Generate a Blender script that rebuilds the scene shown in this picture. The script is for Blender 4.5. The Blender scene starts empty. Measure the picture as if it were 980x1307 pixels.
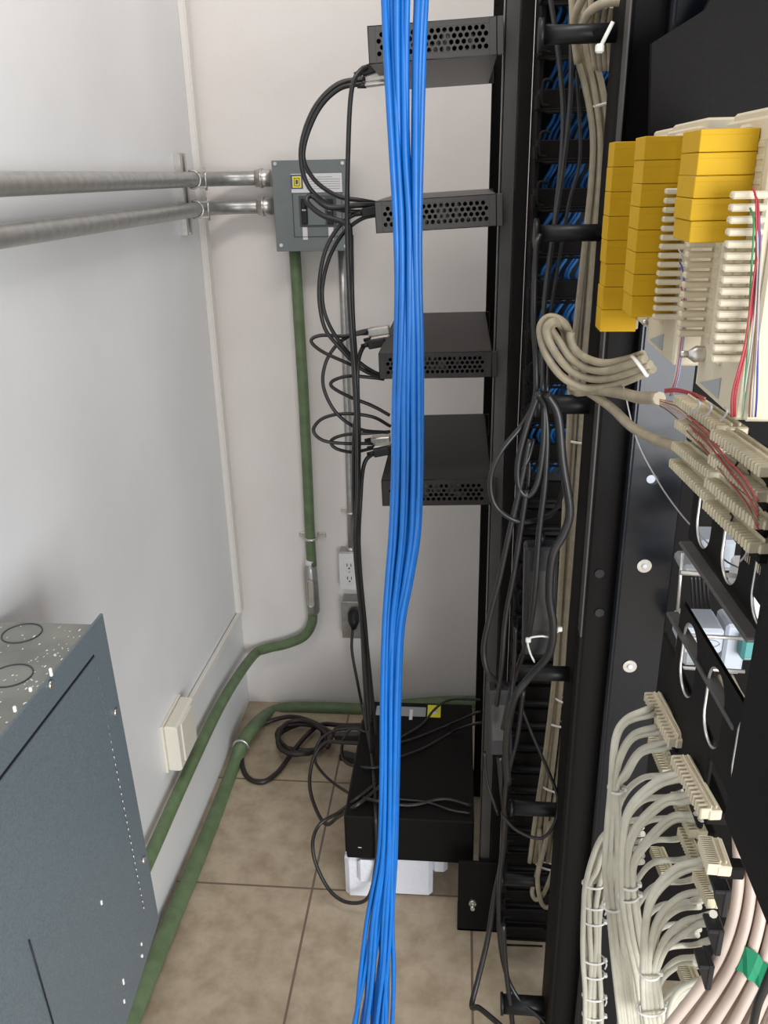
import bpy, math, random
from mathutils import Vector, Matrix
random.seed(7)
sc = bpy.context.scene
C = sc.collection
V = Vector
# ------------------------------------------------------------------ camera
# the camera is solved from the photo's two vanishing points (vertical, and the depth of the room)
PP = (490.0, 653.5)
VD = (543.0, 3320.0)      # vertical lines meet here
VY = (590.0, 221.0)       # lines that run into the room meet here
FPX = math.sqrt(-((VD[0]-PP[0])*(VY[0]-PP[0]) + (VD[1]-PP[1])*(VY[1]-PP[1])))
def camdir(px, py): return V(((px-PP[0])/FPX, -(py-PP[1])/FPX, -1.0))
rZ = -camdir(*VD).normalized(); rY = camdir(*VY).normalized(); rX = rY.cross(rZ).normalized()
R = Matrix((rX, rY, rZ))
EYE = V((0, 0, 1.65))
def aY(px, py, y): r = R @ camdir(px, py); return EYE + r*(y/r.y)      # point seen at a pixel, y metres into the room
def aX(px, py, x): r = R @ camdir(px, py); return EYE + r*(x/r.x)
def aZ(px, py, z): r = R @ camdir(px, py); return EYE + r*((z-1.65)/r.z)
cd = bpy.data.cameras.new('camera'); cam = bpy.data.objects.new('camera', cd); C.objects.link(cam)
cam.matrix_world = Matrix.Translation(EYE) @ R.to_4x4()
cd.sensor_fit = 'VERTICAL'; cd.sensor_height = 36; cd.lens = FPX/1307*36; cd.clip_start = .02
sc.camera = cam
# ------------------------------------------------------------------ light
w = bpy.data.worlds.new('world'); sc.world = w; w.use_nodes = True
bg = w.node_tree.nodes['Background']; bg.inputs[0].default_value = (.93, .95, 1, 1); bg.inputs[1].default_value = .5
def area(name, loc, target, sx, sy, power, col):
    l = bpy.data.lights.new(name, 'AREA'); l.shape = 'RECTANGLE'; l.size = sx; l.size_y = sy; l.energy = power; l.color = col
    o = bpy.data.objects.new(name, l); C.objects.link(o); o.location = loc
    o.rotation_euler = (V(target)-V(loc)).to_track_quat('-Z', 'Y').to_euler(); return o
area('window_daylight', (1.35, -1.5, 1.15), (-.66, 1.3, 1.0), 2.1, 1.5, 112, (.95, .975, 1))
area('ceiling_light', (.0, 1.0, 2.9), (-.4, 1.9, .6), 1.2, .3, 15, (1, .93, .87))
sc.view_settings.view_transform = 'Standard'; sc.view_settings.look = 'None'
sc.view_settings.gamma = 1; sc.view_settings.exposure = 0.0; sc.view_settings.use_curve_mapping = False

# ------------------------------------------------------------------ materials
def mat(name, col, rough=.5, metal=0, noise=0.0, nscale=40, col2=None, bump=0.0, bscale=200, spec=.5, trans=0):
    m = bpy.data.materials.new(name); m.use_nodes = True; n = m.node_tree.nodes; l = m.node_tree.links
    b = n['Principled BSDF']; b.inputs['Roughness'].default_value = rough; b.inputs['Metallic'].default_value = metal
    b.inputs['Specular IOR Level'].default_value = spec
    b.inputs['Base Color'].default_value = (*col, 1)
    tc = n.new('ShaderNodeTexCoord')
    if noise or col2:
        t = n.new('ShaderNodeTexNoise'); t.inputs['Scale'].default_value = nscale; t.inputs['Detail'].default_value = 6
        l.new(tc.outputs['Object'], t.inputs['Vector'])
        r = n.new('ShaderNodeValToRGB'); r.color_ramp.elements[0].position = .35; r.color_ramp.elements[1].position = .65
        c2 = col2 or tuple(min(1, c*(1+noise)) for c in col); c1 = col if col2 else tuple(c*(1-noise) for c in col)
        r.color_ramp.elements[0].color = (*c1, 1); r.color_ramp.elements[1].color = (*c2, 1)
        l.new(t.outputs['Fac'], r.inputs[0]); l.new(r.outputs[0], b.inputs['Base Color'])
    if bump:
        t2 = n.new('ShaderNodeTexNoise'); t2.inputs['Scale'].default_value = bscale; t2.inputs['Detail'].default_value = 4
        l.new(tc.outputs['Object'], t2.inputs['Vector'])
        bp = n.new('ShaderNodeBump'); bp.inputs['Strength'].default_value = bump; bp.inputs['Distance'].default_value = .004
        l.new(t2.outputs['Fac'], bp.inputs['Height']); l.new(bp.outputs[0], b.inputs['Normal'])
    return m
M = {}
M['wall'] = mat('white painted plaster', (.80, .765, .735), .75, col2=(.745, .70, .665), nscale=2.2, bump=.35, bscale=22)
M['wall2'] = mat('white gloss painted plaster', (.80, .80, .80), .42, col2=(.745, .745, .745), nscale=2.6, bump=.22, bscale=16)
M['steel'] = mat('galvanised steel', (.40, .40, .385), .38, .75, noise=.12, nscale=60)
M['zinc'] = mat('zinc plated', (.62, .6, .56), .35, .85, noise=.1)
M['greypanel'] = mat('grey enamel', (.16, .185, .185), .45, 0, noise=.05, nscale=30)
M['greydark'] = mat('dark grey line', (.06, .07, .07), .5)
M['cabinet'] = mat('blue grey hammered enamel', (.14, .175, .195), .42, .1, noise=.12, nscale=300, bump=.15, bscale=400)
M['cabinettop'] = mat('pale mottled grey enamel', (.19, .20, .18), .6, 0, col2=(.27, .275, .25), nscale=14)  # paler, mottled grey for the cabinet top
M['paint'] = mat('white paint spatter', (.85, .85, .82), .6)
M['green'] = mat('green painted conduit', (.12, .175, .085), .5, noise=.15, nscale=30)
M['pvc'] = mat('white pvc', (.74, .71, .66), .4)
M['ivory'] = mat('ivory plastic', (.74, .70, .60), .4)
M['white'] = mat('white plastic', (.78, .77, .76), .35)
M['blk'] = mat('black plastic', (.010, .010, .011), .42, spec=.35)
M['cord'] = mat('black cable jacket', (.014, .013, .013), .38, noise=.2)
M['brcord'] = mat('dark brown black power cord', (.018, .012, .011), .4)
M['matte'] = mat('matte black steel', (.008, .007, .0065), .6, noise=.1, nscale=200, bump=.08, bscale=500, spec=.12)
M['boxblk'] = mat('brown black enamel', (.017, .0145, .013), .5, spec=.35)
M['boxgrey'] = mat('dark grey enamel', (.075, .07, .065), .42, .3)
M['rackgrey'] = mat('satin black rack steel', (.070, .066, .062), .5, .1, spec=.35)
M['gloss'] = mat('gloss black enamel', (.006, .007, .010), .2, 0, bump=.5, bscale=4, spec=.35)
M['brick'] = mat('dark charcoal plastic', (.026, .026, .029), .4)
M['dark'] = mat('unlit dark plastic', (.006, .006, .007), .6)
M['pcb'] = mat('circuit board', (.05, .04, .03), .4, .3, col2=(.28, .24, .2), nscale=160)
M['blue'] = mat('bright blue cable jacket', (.001, .135, .48), .4, noise=.06, nscale=60)
M['blue2'] = mat('blue cable jacket', (.01, .15, .45), .45)
M['beige'] = mat('beige cable jacket', (.35, .30, .21), .5, noise=.1, nscale=60)
M['gcab'] = mat('light grey cable jacket', (.52, .50, .41), .45, noise=.06, nscale=60)
M['pink'] = mat('pinkish cream cable jacket', (.50, .40, .335), .5, noise=.05, nscale=30)
M['yellow'] = mat('yellow plastic', (.54, .315, .009), .6, noise=.02, spec=.2)
M['cream'] = mat('cream connector plastic', (.60, .53, .39), .5, spec=.3)
M['krone'] = mat('aged cream connector plastic', (.52, .46, .32), .45, noise=.1, nscale=90)
M['tie'] = mat('nylon cable tie', (.72, .71, .66), .35)
M['foam'] = mat('white foam', (.74, .75, .80), .85, bump=.5, bscale=90)
M['yl'] = mat('yellow label', (.85, .78, .03), .4)
M['purple'] = mat('purple ink', (.09, .06, .22), .4)
M['paper'] = mat('white label paper', (.72, .71, .72), .5)
M['ink'] = mat('grey ink', (.3, .29, .31), .6)
M['labelgrey'] = mat('grey label', (.32, .34, .35), .45)
M['red'] = mat('red wire', (.38, .03, .04), .4); M['wblue'] = mat('blue wire', (.03, .04, .3), .4)
M['wgreen'] = mat('green wire', (.03, .22, .07), .4); M['wbrown'] = mat('brown wire', (.2, .1, .06), .4)
M['wgrey'] = mat('grey wire', (.4, .38, .38), .4); M['worange'] = mat('orange wire', (.6, .25, .1), .4)
M['tape'] = mat('green tape', (.0, .20, .09), .4)
M['device'] = mat('pale device plastic', (.5, .54, .6), .4)
M['teal'] = mat('teal plastic', (.08, .3, .29), .4)
# floor tiles
m = bpy.data.materials.new('beige ceramic floor tiles'); m.use_nodes = True; n = m.node_tree.nodes; l = m.node_tree.links
b = n['Principled BSDF']; b.inputs['Roughness'].default_value = .42
tc = n.new('ShaderNodeTexCoord'); sp = n.new('ShaderNodeSeparateXYZ'); l.new(tc.outputs['Object'], sp.inputs[0])
def mth(op, a, bb=None, v=None):
    q = n.new('ShaderNodeMath'); q.operation = op; l.new(a, q.inputs[0])
    if bb is not None: l.new(bb, q.inputs[1])
    if v is not None: q.inputs[1].default_value = v
    return q.outputs[0]
T = .3945
def dist(sock, off):
    a = mth('ADD', sock, v=-off + T*40); a = mth('MODULO', a, v=T); a = mth('ADD', a, v=-T/2); a = mth('ABSOLUTE', a)
    return mth('GREATER_THAN', a, v=T/2-.0028)
gm = mth('MAXIMUM', dist(sp.outputs[0], -.346), dist(sp.outputs[1], 1.570))
n1 = n.new('ShaderNodeTexNoise'); n1.inputs['Scale'].default_value = 15; n1.inputs['Detail'].default_value = 9; n1.inputs['Roughness'].default_value = .62
l.new(tc.outputs['Object'], n1.inputs['Vector'])
cr = n.new('ShaderNodeValToRGB'); e = cr.color_ramp.elements; e[0].position = .32; e[0].color = (.34, .26, .175, 1); e[1].position = .7; e[1].color = (.52, .43, .315, 1)
l.new(n1.outputs['Fac'], cr.inputs[0])
mx = n.new('ShaderNodeMix'); mx.data_type = 'RGBA'; l.new(gm, mx.inputs[0]); l.new(cr.outputs[0], mx.inputs[6]); mx.inputs[7].default_value = (.17, .125, .09, 1)
l.new(mx.outputs[2], b.inputs['Base Color'])
bp = n.new('ShaderNodeBump'); bp.inputs['Distance'].default_value = .003; bp.invert = True; l.new(gm, bp.inputs['Height']); l.new(bp.outputs[0], b.inputs['Normal'])
M['tiles'] = m

# ------------------------------------------------------------------ helpers
class MB:
    def __init__(s): s.v = []; s.f = []; s.sm = []
    def add(s, vs, fs, smooth=False):
        o = len(s.v); s.v += [V(p) for p in vs]; s.f += [tuple(i+o for i in f) for f in fs]; s.sm += [smooth]*len(fs); return s
    def box(s, a, b):
        x0, x1 = sorted((a[0], b[0])); y0, y1 = sorted((a[1], b[1])); z0, z1 = sorted((a[2], b[2]))
        return s.frame(V((0, 0, 0)), V((1, 0, 0)), V((0, 1, 0)), V((0, 0, 1)), x0, x1, y0, y1, z0, z1)
    def frame(s, o, ax, ay, az, x0, x1, y0, y1, z0, z1, ch=None):
        # box in an oriented frame, edges chamfered
        m_ = min(x1-x0, y1-y0, z1-z0); c = min(.0015, m_*.2) if ch is None else min(ch, m_*.45)
        vs = []; idx = {}
        for i, (xa, xs) in enumerate(((x0, 1), (x1, -1))):
            for j, (ya, ys) in enumerate(((y0, 1), (y1, -1))):
                for k, (za, zs) in enumerate(((z0, 1), (z1, -1))):
                    for q, p in enumerate(((xa, ya+ys*c, za+zs*c), (xa+xs*c, ya, za+zs*c), (xa+xs*c, ya+ys*c, za))):
                        idx[i, j, k, q] = len(vs); vs.append(o+ax*p[0]+ay*p[1]+az*p[2])
        fs = []; I = idx
        for i in (0, 1): fs.append([I[i, 0, 0, 0], I[i, 1, 0, 0], I[i, 1, 1, 0], I[i, 0, 1, 0]])
        for j in (0, 1): fs.append([I[0, j, 0, 1], I[1, j, 0, 1], I[1, j, 1, 1], I[0, j, 1, 1]])
        for k in (0, 1): fs.append([I[0, 0, k, 2], I[1, 0, k, 2], I[1, 1, k, 2], I[0, 1, k, 2]])
        for i in (0, 1):
            for j in (0, 1): fs.append([I[i, j, 0, 0], I[i, j, 1, 0], I[i, j, 1, 1], I[i, j, 0, 1]])
        for i in (0, 1):
            for k in (0, 1): fs.append([I[i, 0, k, 0], I[i, 1, k, 0], I[i, 1, k, 2], I[i, 0, k, 2]])
        for j in (0, 1):
            for k in (0, 1): fs.append([I[0, j, k, 1], I[1, j, k, 1], I[1, j, k, 2], I[0, j, k, 2]])
        for i in (0, 1):
            for j in (0, 1):
                for k in (0, 1): fs.append([I[i, j, k, 0], I[i, j, k, 1], I[i, j, k, 2]])
        cen = sum(vs, V((0, 0, 0)))/len(vs); out = []
        for f in fs:
            p = [vs[t] for t in f]; nn = (p[1]-p[0]).cross(p[2]-p[0])
            if nn.dot(sum(p, V((0, 0, 0)))/len(p)-cen) < 0: f = f[::-1]
            out.append(f)
        return s.add(vs, out)
    def tube(s, pts, r, n=8, closed=False, cap=True, flat=1.0):
        pts = [V(p) for p in pts]; N = len(pts); rs = r if isinstance(r, (list, tuple)) else [r]*N
        vs = []; prev = None
        for i in range(N):
            if closed: t = pts[(i+1) % N]-pts[i-1]
            else: t = pts[min(i+1, N-1)]-pts[max(i-1, 0)]
            if t.length < 1e-9: t = V((0, 0, 1))
            t.normalize()
            if prev is None:
                a = V((0, 0, 1)) if abs(t.z) < .9 else V((0, 1, 0)); u = a.cross(t).normalized()
            else:
                u = prev - t*prev.dot(t); u.normalize()
            prev = u; v_ = t.cross(u)
            for k in range(n):
                an = 2*math.pi*k/n; vs.append(pts[i]+u*(math.cos(an)*rs[i])+v_*(math.sin(an)*rs[i]*flat))
        fs = []
        for i in range(N if closed else N-1):
            j = (i+1) % N
            for k in range(n): fs.append((i*n+k, i*n+(k+1) % n, j*n+(k+1) % n, j*n+k))
        o = len(s.v); s.add(vs, fs, True)
        if cap and not closed: s.add([], []); s.f += [tuple(o+k for k in range(n))[::-1], tuple(o+(N-1)*n+k for k in range(n))]; s.sm += [False, False]
        return s
    def cyl(s, a, b, r, n=16, r2=None): return s.tube([a, b], [r, r if r2 is None else r2], n)
    def build(s, name, material, parent=None, loc=None):
        me = bpy.data.meshes.new(name)
        off = parent_off(parent) if parent else (V(loc) if loc is not None else V((0, 0, 0)))
        me.from_pydata([p-off for p in s.v], [], s.f); me.polygons.foreach_set('use_smooth', s.sm); me.materials.append(material); me.update()
        o = bpy.data.objects.new(name, me); C.objects.link(o)
        if parent: o.parent = parent; o['_off'] = tuple(off)
        else: o.location = off; o['_off'] = tuple(off)
        return o
def parent_off(p): return V(p['_off'])
def base(mb):
    xs = [p.x for p in mb.v]; ys = [p.y for p in mb.v]; zs = [p.z for p in mb.v]
    return V(((min(xs)+max(xs))/2, (min(ys)+max(ys))/2, min(zs)))
def thing(name, label, cat, loc, group=None):
    o = bpy.data.objects.new(name, None); o.empty_display_size = .05; C.objects.link(o); o.location = loc; o['_off'] = tuple(loc)
    o['label'] = label; o['category'] = cat
    if group: o['group'] = group
    return o
def single(name, mb, material, label, cat, group=None):
    o = mb.build(name, material, None, base(mb)); o['label'] = label; o['category'] = cat
    if group: o['group'] = group
    return o
def struct(name, mb, material): o = mb.build(name, material); o['kind'] = 'structure'; return o
def cr_(pts, sub=7):
    pts = [V(p) for p in pts]; P = [pts[0]*2-pts[1]]+pts+[pts[-1]*2-pts[-2]]; out = []
    for i in range(1, len(P)-2):
        p0, p1, p2, p3 = P[i-1:i+3]
        for k in range(sub):
            t = k/sub; out.append(.5*((2*p1)+(p2-p0)*t+(2*p0-5*p1+4*p2-p3)*t*t+(3*p1-p0-3*p2+p3)*t**3))
    out.append(pts[-1]); return out
def pc(lst, sub=7):      # curve through [(px, py, y metres), ...]
    return cr_([aY(*p) if p[2] > 0 else aZ(p[0], p[1], -p[2]) for p in lst], sub)
def lerp(a, b, t): return a+(b-a)*t
def tab(t, tb):
    for (a, *va), (b_, *vb) in zip(tb, tb[1:]):
        if t <= b_: u = (t-a)/(b_-a); return [lerp(x, y, u) for x, y in zip(va, vb)]
    return list(tb[-1][1:])
ax_, ay_, az_ = V((1, 0, 0)), V((0, 1, 0)), V((0, 0, 1))

# ------------------------------------------------------------------ room
XL, YB = -.6936, 2.354
struct('floor', MB().box((XL-.1, -1.6, -.05), (2.2, YB+.1, 0)), M['tiles'])
struct('wall_left', MB().box((XL-.1, -1.6, -.05), (XL, YB+.1, 3.0)), M['wall2'])
struct('wall_back', MB().box((XL-.1, YB, -.05), (2.2, YB+.1, 3.0)), M['wall'])

# ------------------------------------------------------------------ steel conduits
for nm, pl, pc0, yb, lab, lz in (('steel_conduit', (0, 233, 36, 26), (240, 228), 0, 'upper galvanised steel conduit running along both walls into breaker panel', 0),
                             ('steel_conduit', (0, 295, 30, 22), (250, 264), 0, 'lower galvanised steel conduit running along both walls into breaker panel', 1)):
    r = .0175
    zc = aY(pc0[0]+60, pc0[1], YB-.04).z
    a = aX(-120, 231 if lz == 0 else 312, XL+.035); a.z = zc if lz == 0 else zc
    p_end = aY(352, 0, YB-.045)
    pts = [V((XL+.035, -.2, zc)), V((XL+.035, 1.2, zc)), V((XL+.035, YB-.16, zc))]
    bend = [V((XL+.035+.10*(1-math.cos(t)), YB-.145+.10*math.sin(t), zc)) for t in [math.pi/2*k/8 for k in range(9)]]
    pts += bend + [V((-.50, YB-.045, zc))]
    t = thing(nm, lab, 'conduit', V((XL+.035, 1.0, zc-r)))
    MB().tube(pts, r, 16).build('pipe', M['steel'], t)
    q = MB().cyl(V((XL+.16, YB-.045, zc)), V((XL+.20, YB-.045, zc)), r+.004, 16); q.cyl(V((XL+.172, YB-.045, zc)), V((XL+.178, YB-.045, zc)), r+.007, 16)
    q.build('coupling', M['zinc'], t)
    q = MB().cyl(V((XL+.045, YB-.19, zc)), V((XL+.045, YB-.15, zc)), r+.003, 14)
    MB().cyl(V((XL+.225, YB-.045, zc)), V((XL+.25, YB-.045, zc)), r+.0006, 16).build('tape_mark', M['paper'], t)
    MB().cyl(V((-.515, YB-.045, zc)), V((-.497, YB-.045, zc)), r+.0015, 8).build('locknut', M['zinc'], t)
    cl = MB()
    yc = YB-.19
    cl.tube([V((XL+.035+math.cos(k*math.pi/8)*(r+.003), yc, zc+math.sin(k*math.pi/8)*(r+.003))) for k in range(-5, 6)], .0028, 6)
    cl.box((XL+.05, yc-.006, zc+r-.002), (XL+.07, yc+.006, zc+r+.003)); cl.box((XL+.05, yc-.006, zc-r-.003), (XL+.07, yc+.006, zc-r+.002))
    cl.cyl(V((XL+.068, yc, zc-r-.008)), V((XL+.068, yc, zc+r+.01)), .003, 8)
    cl.build('pipe_clamp', M['zinc'], t)
zA = aY(300, 228, YB-.04).z; zB = aY(300, 264, YB-.04).z
st = MB(); yc = YB-.19
st.box((XL, yc-.021, zB-.06), (XL+.003, yc+.021, zA+.06))
for s in (-1, 1):
    st.box((XL, yc+s*.021-.0015, zB-.06), (XL+.017, yc+s*.021+.0015, zA+.06))
    st.box((XL+.0155, yc+min(s*.021, s*.010), zB-.06), (XL+.017, yc+max(s*.021, s*.010), zA+.06))
single('strut_channel', st, M['zinc'], 'short vertical slotted steel channel holding both conduits on left wall', 'bracket')

# ------------------------------------------------------------------ breaker panel
yf = YB-.095
a = aY(346, 205, yf); b_ = aY(446, 320, yf)
x0, x1, z1, z0 = a.x, aY(442, 203, yf).x, a.z, b_.z
pn = thing('breaker_panel', 'small grey electrical breaker panel on back wall with two breakers', 'electrical panel', V(((x0+x1)/2, YB, z0)))
MB().box((x0+.006, yf+.003, z0+.006), (x1-.006, YB, z1-.006)).build('enclosure', M['greypanel'], pn)
MB().box((x0, yf, z0), (x1, yf+.004, z1)).build('cover', M['greypanel'], pn)
def pb(ax, ay, bx, by, d0, d1):   # box on the panel face between two pixels, from d0 to d1 proud
    p = aY(ax, ay, yf); q = aY(bx, by, yf); return MB().box((p.x, yf-d1, q.z), (q.x, yf-d0, p.z))
q = MB(); A = aY(371, 222, yf); B = aY(438, 302, yf)
for s in ((A.x, A.z, A.x+.002, B.z), (A.x, B.z, B.x, B.z+.002), (B.x-.002, A.z, B.x, B.z), (A.x, A.z-.002, B.x, A.z)): q.box((s[0], yf-.0015, s[1]), (s[2], yf+.001, s[3]))
q.build('inner_door_edge', M['greydark'], pn)
pb(381, 250, 430, 289, 0, .002).build('breaker_window', M['greydark'], pn)
pb(392, 252, 416, 287, .001, .004).build('filler_plate', M['greypanel'], pn)
for X in (384, 417):
    br = pb(X, 254, X+9, 286, .001, .008).build('breaker', M['blk'], pn)
    pb(X+2, 258, X+7, 266, .008, .020).build('breaker_switch', M['blk'], br)
    pb(X+2, 267, X+7, 269, .008, .0085).build('switch_marking', M['paper'], br)
for X in (386, 419): pb(X, 290, X+7, 306, .0005, .0012).build('handwritten_tag', M['paper'], pn)
lb = pb(371, 222, 437, 245, .0015, .0022).build('rating_label', M['paper'], pn)
q = MB()
for i in range(6):
    y_ = 226+i*3; p = aY(391 if i else 404, y_, yf); p2 = aY(434 if i else 424, y_, yf)
    q.box((p.x, yf-.0026, p.z-.0006), (p2.x, yf-.0021, p.z+.0006))
q.build('fine_print', M['ink'], lb)
pb(371, 223, 387, 241, .0022, .003).build('logo_ground', M['purple'], lb)
pb(373, 225, 385, 239.5, .003, .0034).build('logo_square', M['yl'], lb)
pb(375, 227, 383, 237.5, .0034, .0037).build('logo_ring', M['purple'], lb)
pb(376, 228, 382, 236.5, .0037, .0040).build('logo_inner_square', M['yl'], lb)
p = aY(377.3, 229.2, yf); p2 = aY(381, 235.2, yf); q = MB()
hh = (p.z-p2.z)/2; ww = p2.x-p.x; ce = V((p.x, yf-.0042, p.z-hh))
ol = [V((0, 0, -hh)), V((0, 0, hh))]+[V((ww*.4+ww*.6*math.cos(t), 0, hh*math.sin(t))) for t in [math.pi/2-math.pi*k/8 for k in range(9)]]
q.add([ce+o for o in ol]+[ce+o+V((0, .0004, 0)) for o in ol], [tuple(range(len(ol)))]+[(i, (i+1) % len(ol), (i+1) % len(ol)+len(ol), i+len(ol)) for i in range(len(ol))])
q.build('logo_letter', M['purple'], lb)
for px, py in ((351, 209), (437, 208), (359, 313), (441, 314)):
    p = aY(px, py, yf); MB().cyl(p+V((0, .001, 0)), p-V((0, .003, 0)), .0045, 10).build('screw', M['zinc'], pn)

# ------------------------------------------------------------------ green conduits
yg = YB-.032; rg = .0155
gp = [aY(376, 318, yg), aY(381, 400, yg), aY(387, 500, yg), aY(392, 600, yg), aY(396, 690, yg), aY(398, 722, yg)]
t = thing('green_conduit', 'green conduit from breaker panel down back wall then along left wall', 'conduit', V((gp[-1].x, YB, .3)))
MB().tube(cr_(gp, 4), rg, 14).build('vertical_pipe', M['green'], t)
k0 = aY(399, 780, yg); yl_ = XL+.03
low = [k0+V((0, 0, .01)), aY(398, 795, yg), aY(388, 812, yg), aY(365, 822, yg), aY(340, 828, yg), aY(322, 838, YB-.06)]
zl = aX(306, 852, yl_).z
c1 = aX(300, 865, yl_); c1b = aX(285, 893, yl_)
low += [c1b, aX(240, 985, yl_), aX(195, 1085, yl_), aX(150, 1185, yl_)]
MB().tube(cr_(low, 7), rg, 14).build('bent_pipe', M['green'], t)
q = MB(); fa = aY(396, 728, YB-.035); fb = aY(400, 778, YB-.035)
q.tube([fa+V((0, 0, .02)), fa+V((0, 0, .012)), fa, lerp(fa, fb, .5), fb, fb-V((0, 0, .01)), fb-V((0, 0, .016))], [.014, .017, .021, .022, .021, .018, .014], 16)
fit = q.build('conduit_body_fitting', M['steel'], t)
q = MB(); m_ = lerp(fa, fb, .5); N = 20; pr = []
for k in range(N):
    an = 2*math.pi*k/N; zz = math.sin(an); pr.append(V((m_.x+.009*math.cos(an), YB-.061, m_.z+.012*zz+(.034 if zz > 0 else -.034))))
q.tube(pr, .0025, 6, closed=True); q.add([p for p in pr], [tuple(range(N))]); q.build('access_cover', M['zinc'], fit)
MB().tube([aY(396, 722, yg), aY(396.6, 714, yg)], rg+.001, 12).build('white_sticker', M['paper'], t)
p = aY(397, 687, yg); q = MB(); q.tube([p+V((math.cos(k*math.pi/8)*(rg+.002), -math.sin(k*math.pi/8)*(rg+.002), 0)) for k in range(9)], .005, 6)
q.box((p.x-.042, YB-.006, p.z-.008), (p.x-.015, YB-.001, p.z+.008)); q.box((p.x+.015, YB-.006, p.z-.008), (p.x+.042, YB-.001, p.z+.008))
q.cyl(V((p.x-.034, YB-.012, p.z)), V((p.x-.034, YB, p.z)), .006, 8); q.cyl(V((p.x+.034, YB-.012, p.z)), V((p.x+.034, YB, p.z)), .006, 8)
q.build('pipe_strap', M['zinc'], t)
# lower green conduit, on the floor line
zf = .02; xf_ = XL+.034
lo = [V((.35, YB-.035, zf+.03)), V((.0, YB-.035, zf+.03)), aY(470, 905, YB-.035), aY(420, 904, YB-.035), aY(370, 904, YB-.036), aY(345, 910, YB-.05), aZ(325, 926, .045), aZ(310, 948, .035), aX(298, 980, xf_+.0), aX(275, 1040, xf_), aX(240, 1125, xf_), aX(202, 1215, xf_), aX(165, 1307, xf_), aX(130, 1395, xf_)]
t = thing('green_conduit', 'green conduit lying low along foot of both walls by the floor', 'conduit', V((xf_, 1.6, 0)))
MB().tube(cr_(lo, 6), .0205, 14).build('pipe', M['green'], t)
p = aX(303, 957, xf_); p.x += .012; p.z = max(p.z, .036); q = MB(); q.tube([p+V((math.cos(a_)*.023, .0, math.sin(a_)*.023)) for a_ in [-.3+k*.45 for k in range(9)]], .004, 6)
q.build('pipe_strap', M['zinc'], t)

# ------------------------------------------------------------------ grey conduit and sockets
ys = YB-.022
t = thing('thin_conduit', 'thin grey steel conduit dropping from breaker panel to wall socket', 'conduit', aY(448, 707, ys))
MB().tube([aY(436, 318, ys), aY(440, 420, ys), aY(444, 540, ys), aY(447, 640, ys), aY(448.5, 706, ys)], .0105, 12).build('pipe', M['steel'], t)
p = aY(448, 654, ys); q = MB(); q.tube([p+V((math.cos(k*math.pi/8)*.012, -math.sin(k*math.pi/8)*.012, 0)) for k in range(9)], .004, 6); q.box((p.x-.034, YB-.005, p.z-.007), (p.x-.01, YB-.001, p.z+.007)); q.cyl(V((p.x-.027, YB-.01, p.z)), V((p.x-.027, YB, p.z)), .005, 8)
q.build('pipe_strap', M['zinc'], t)
p = aY(448, 703, ys); MB().cyl(p, p+V((0, 0, .015)), .0145, 12).build('coupling', M['zinc'], t)
yo = YB-.05
A = aY(432, 707, yo); B = aY(459.5, 753, yo)
t = thing('wall_socket', 'white double power outlet on grey box on back wall', 'socket', V(((A.x+B.x)/2, YB, B.z)))
MB().box((A.x+.001, yo+.004, B.z+.002), (B.x, YB, A.z+.004)).build('back_box', M['steel'], t)
MB().box((A.x, yo, B.z), (B.x, yo+.005, A.z)).build('cover_plate', M['white'], t)
cx = (A.x+B.x)/2; cz = (A.z+B.z)/2
for s in (1, -1):
    f = MB(); f.tube([V((cx, yo+.001, cz+s*.022)), V((cx, yo-.003, cz+s*.022))], .0165, 20); f = f.build('outlet_face', M['white'], t)
    q = MB()
    for dx in (-.006, .006): q.box((cx+dx-.0012, yo-.0038, cz+s*.022-.002), (cx+dx+.0012, yo-.0028, cz+s*.022+.008))
    q.cyl(V((cx, yo-.0038, cz+s*.022-.008)), V((cx, yo-.0028, cz+s*.022-.008)), .0028, 8); q.build('slots', M['dark'], f)
MB().cyl(V((cx, yo+.001, cz)), V((cx, yo-.0015, cz)), .003, 8).build('screw', M['zinc'], t)
A = aY(435, 768, yo-.01); B = aY(461, 815, yo-.01)
t = thing('socket_box', 'grey metal outlet box below white wall socket, black plug in it', 'socket', V(((A.x+B.x)/2, YB, B.z)))
MB().box((A.x+.002, yo-.008, B.z+.002), (B.x-.002, YB, A.z-.002)).build('box', M['steel'], t)
MB().box((A.x, yo-.01, B.z), (B.x, yo-.006, A.z)).build('cover', M['steel'], t)
MB().cyl(aY(451, 762, ys), aY(451, 769, ys), .011, 10).build('nipple', M['zinc'], t)

# ------------------------------------------------------------------ raceways and phone box
rx = XL+.018
q = MB(); a0 = aX(234, 30, XL); zt = 2.6; zb = aY(310, 775, YB-.02).z
q.box((XL, YB-.062, zb), (XL+.015, YB-.022, zt)); q.box((XL+.013, YB-.058, zb), (XL+.018, YB-.026, zt))
single('cable_raceway', q, M['pvc'], 'vertical white plastic raceway in corner of left wall', 'raceway')
A = aX(305, 783, XL+.006); B = aX(240, 898, XL+.006)
q = MB(); u = (B-A).normalized(); v_ = V((1, 0, 0)); w_ = u.cross(v_).normalized()
q.frame(A, u, w_, v_, -.01, (B-A).length, -.010, .010, -.004, .008)
single('cable_raceway', q, M['pvc'], 'thin white raceway sloping down left wall to white junction box', 'raceway')
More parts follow.
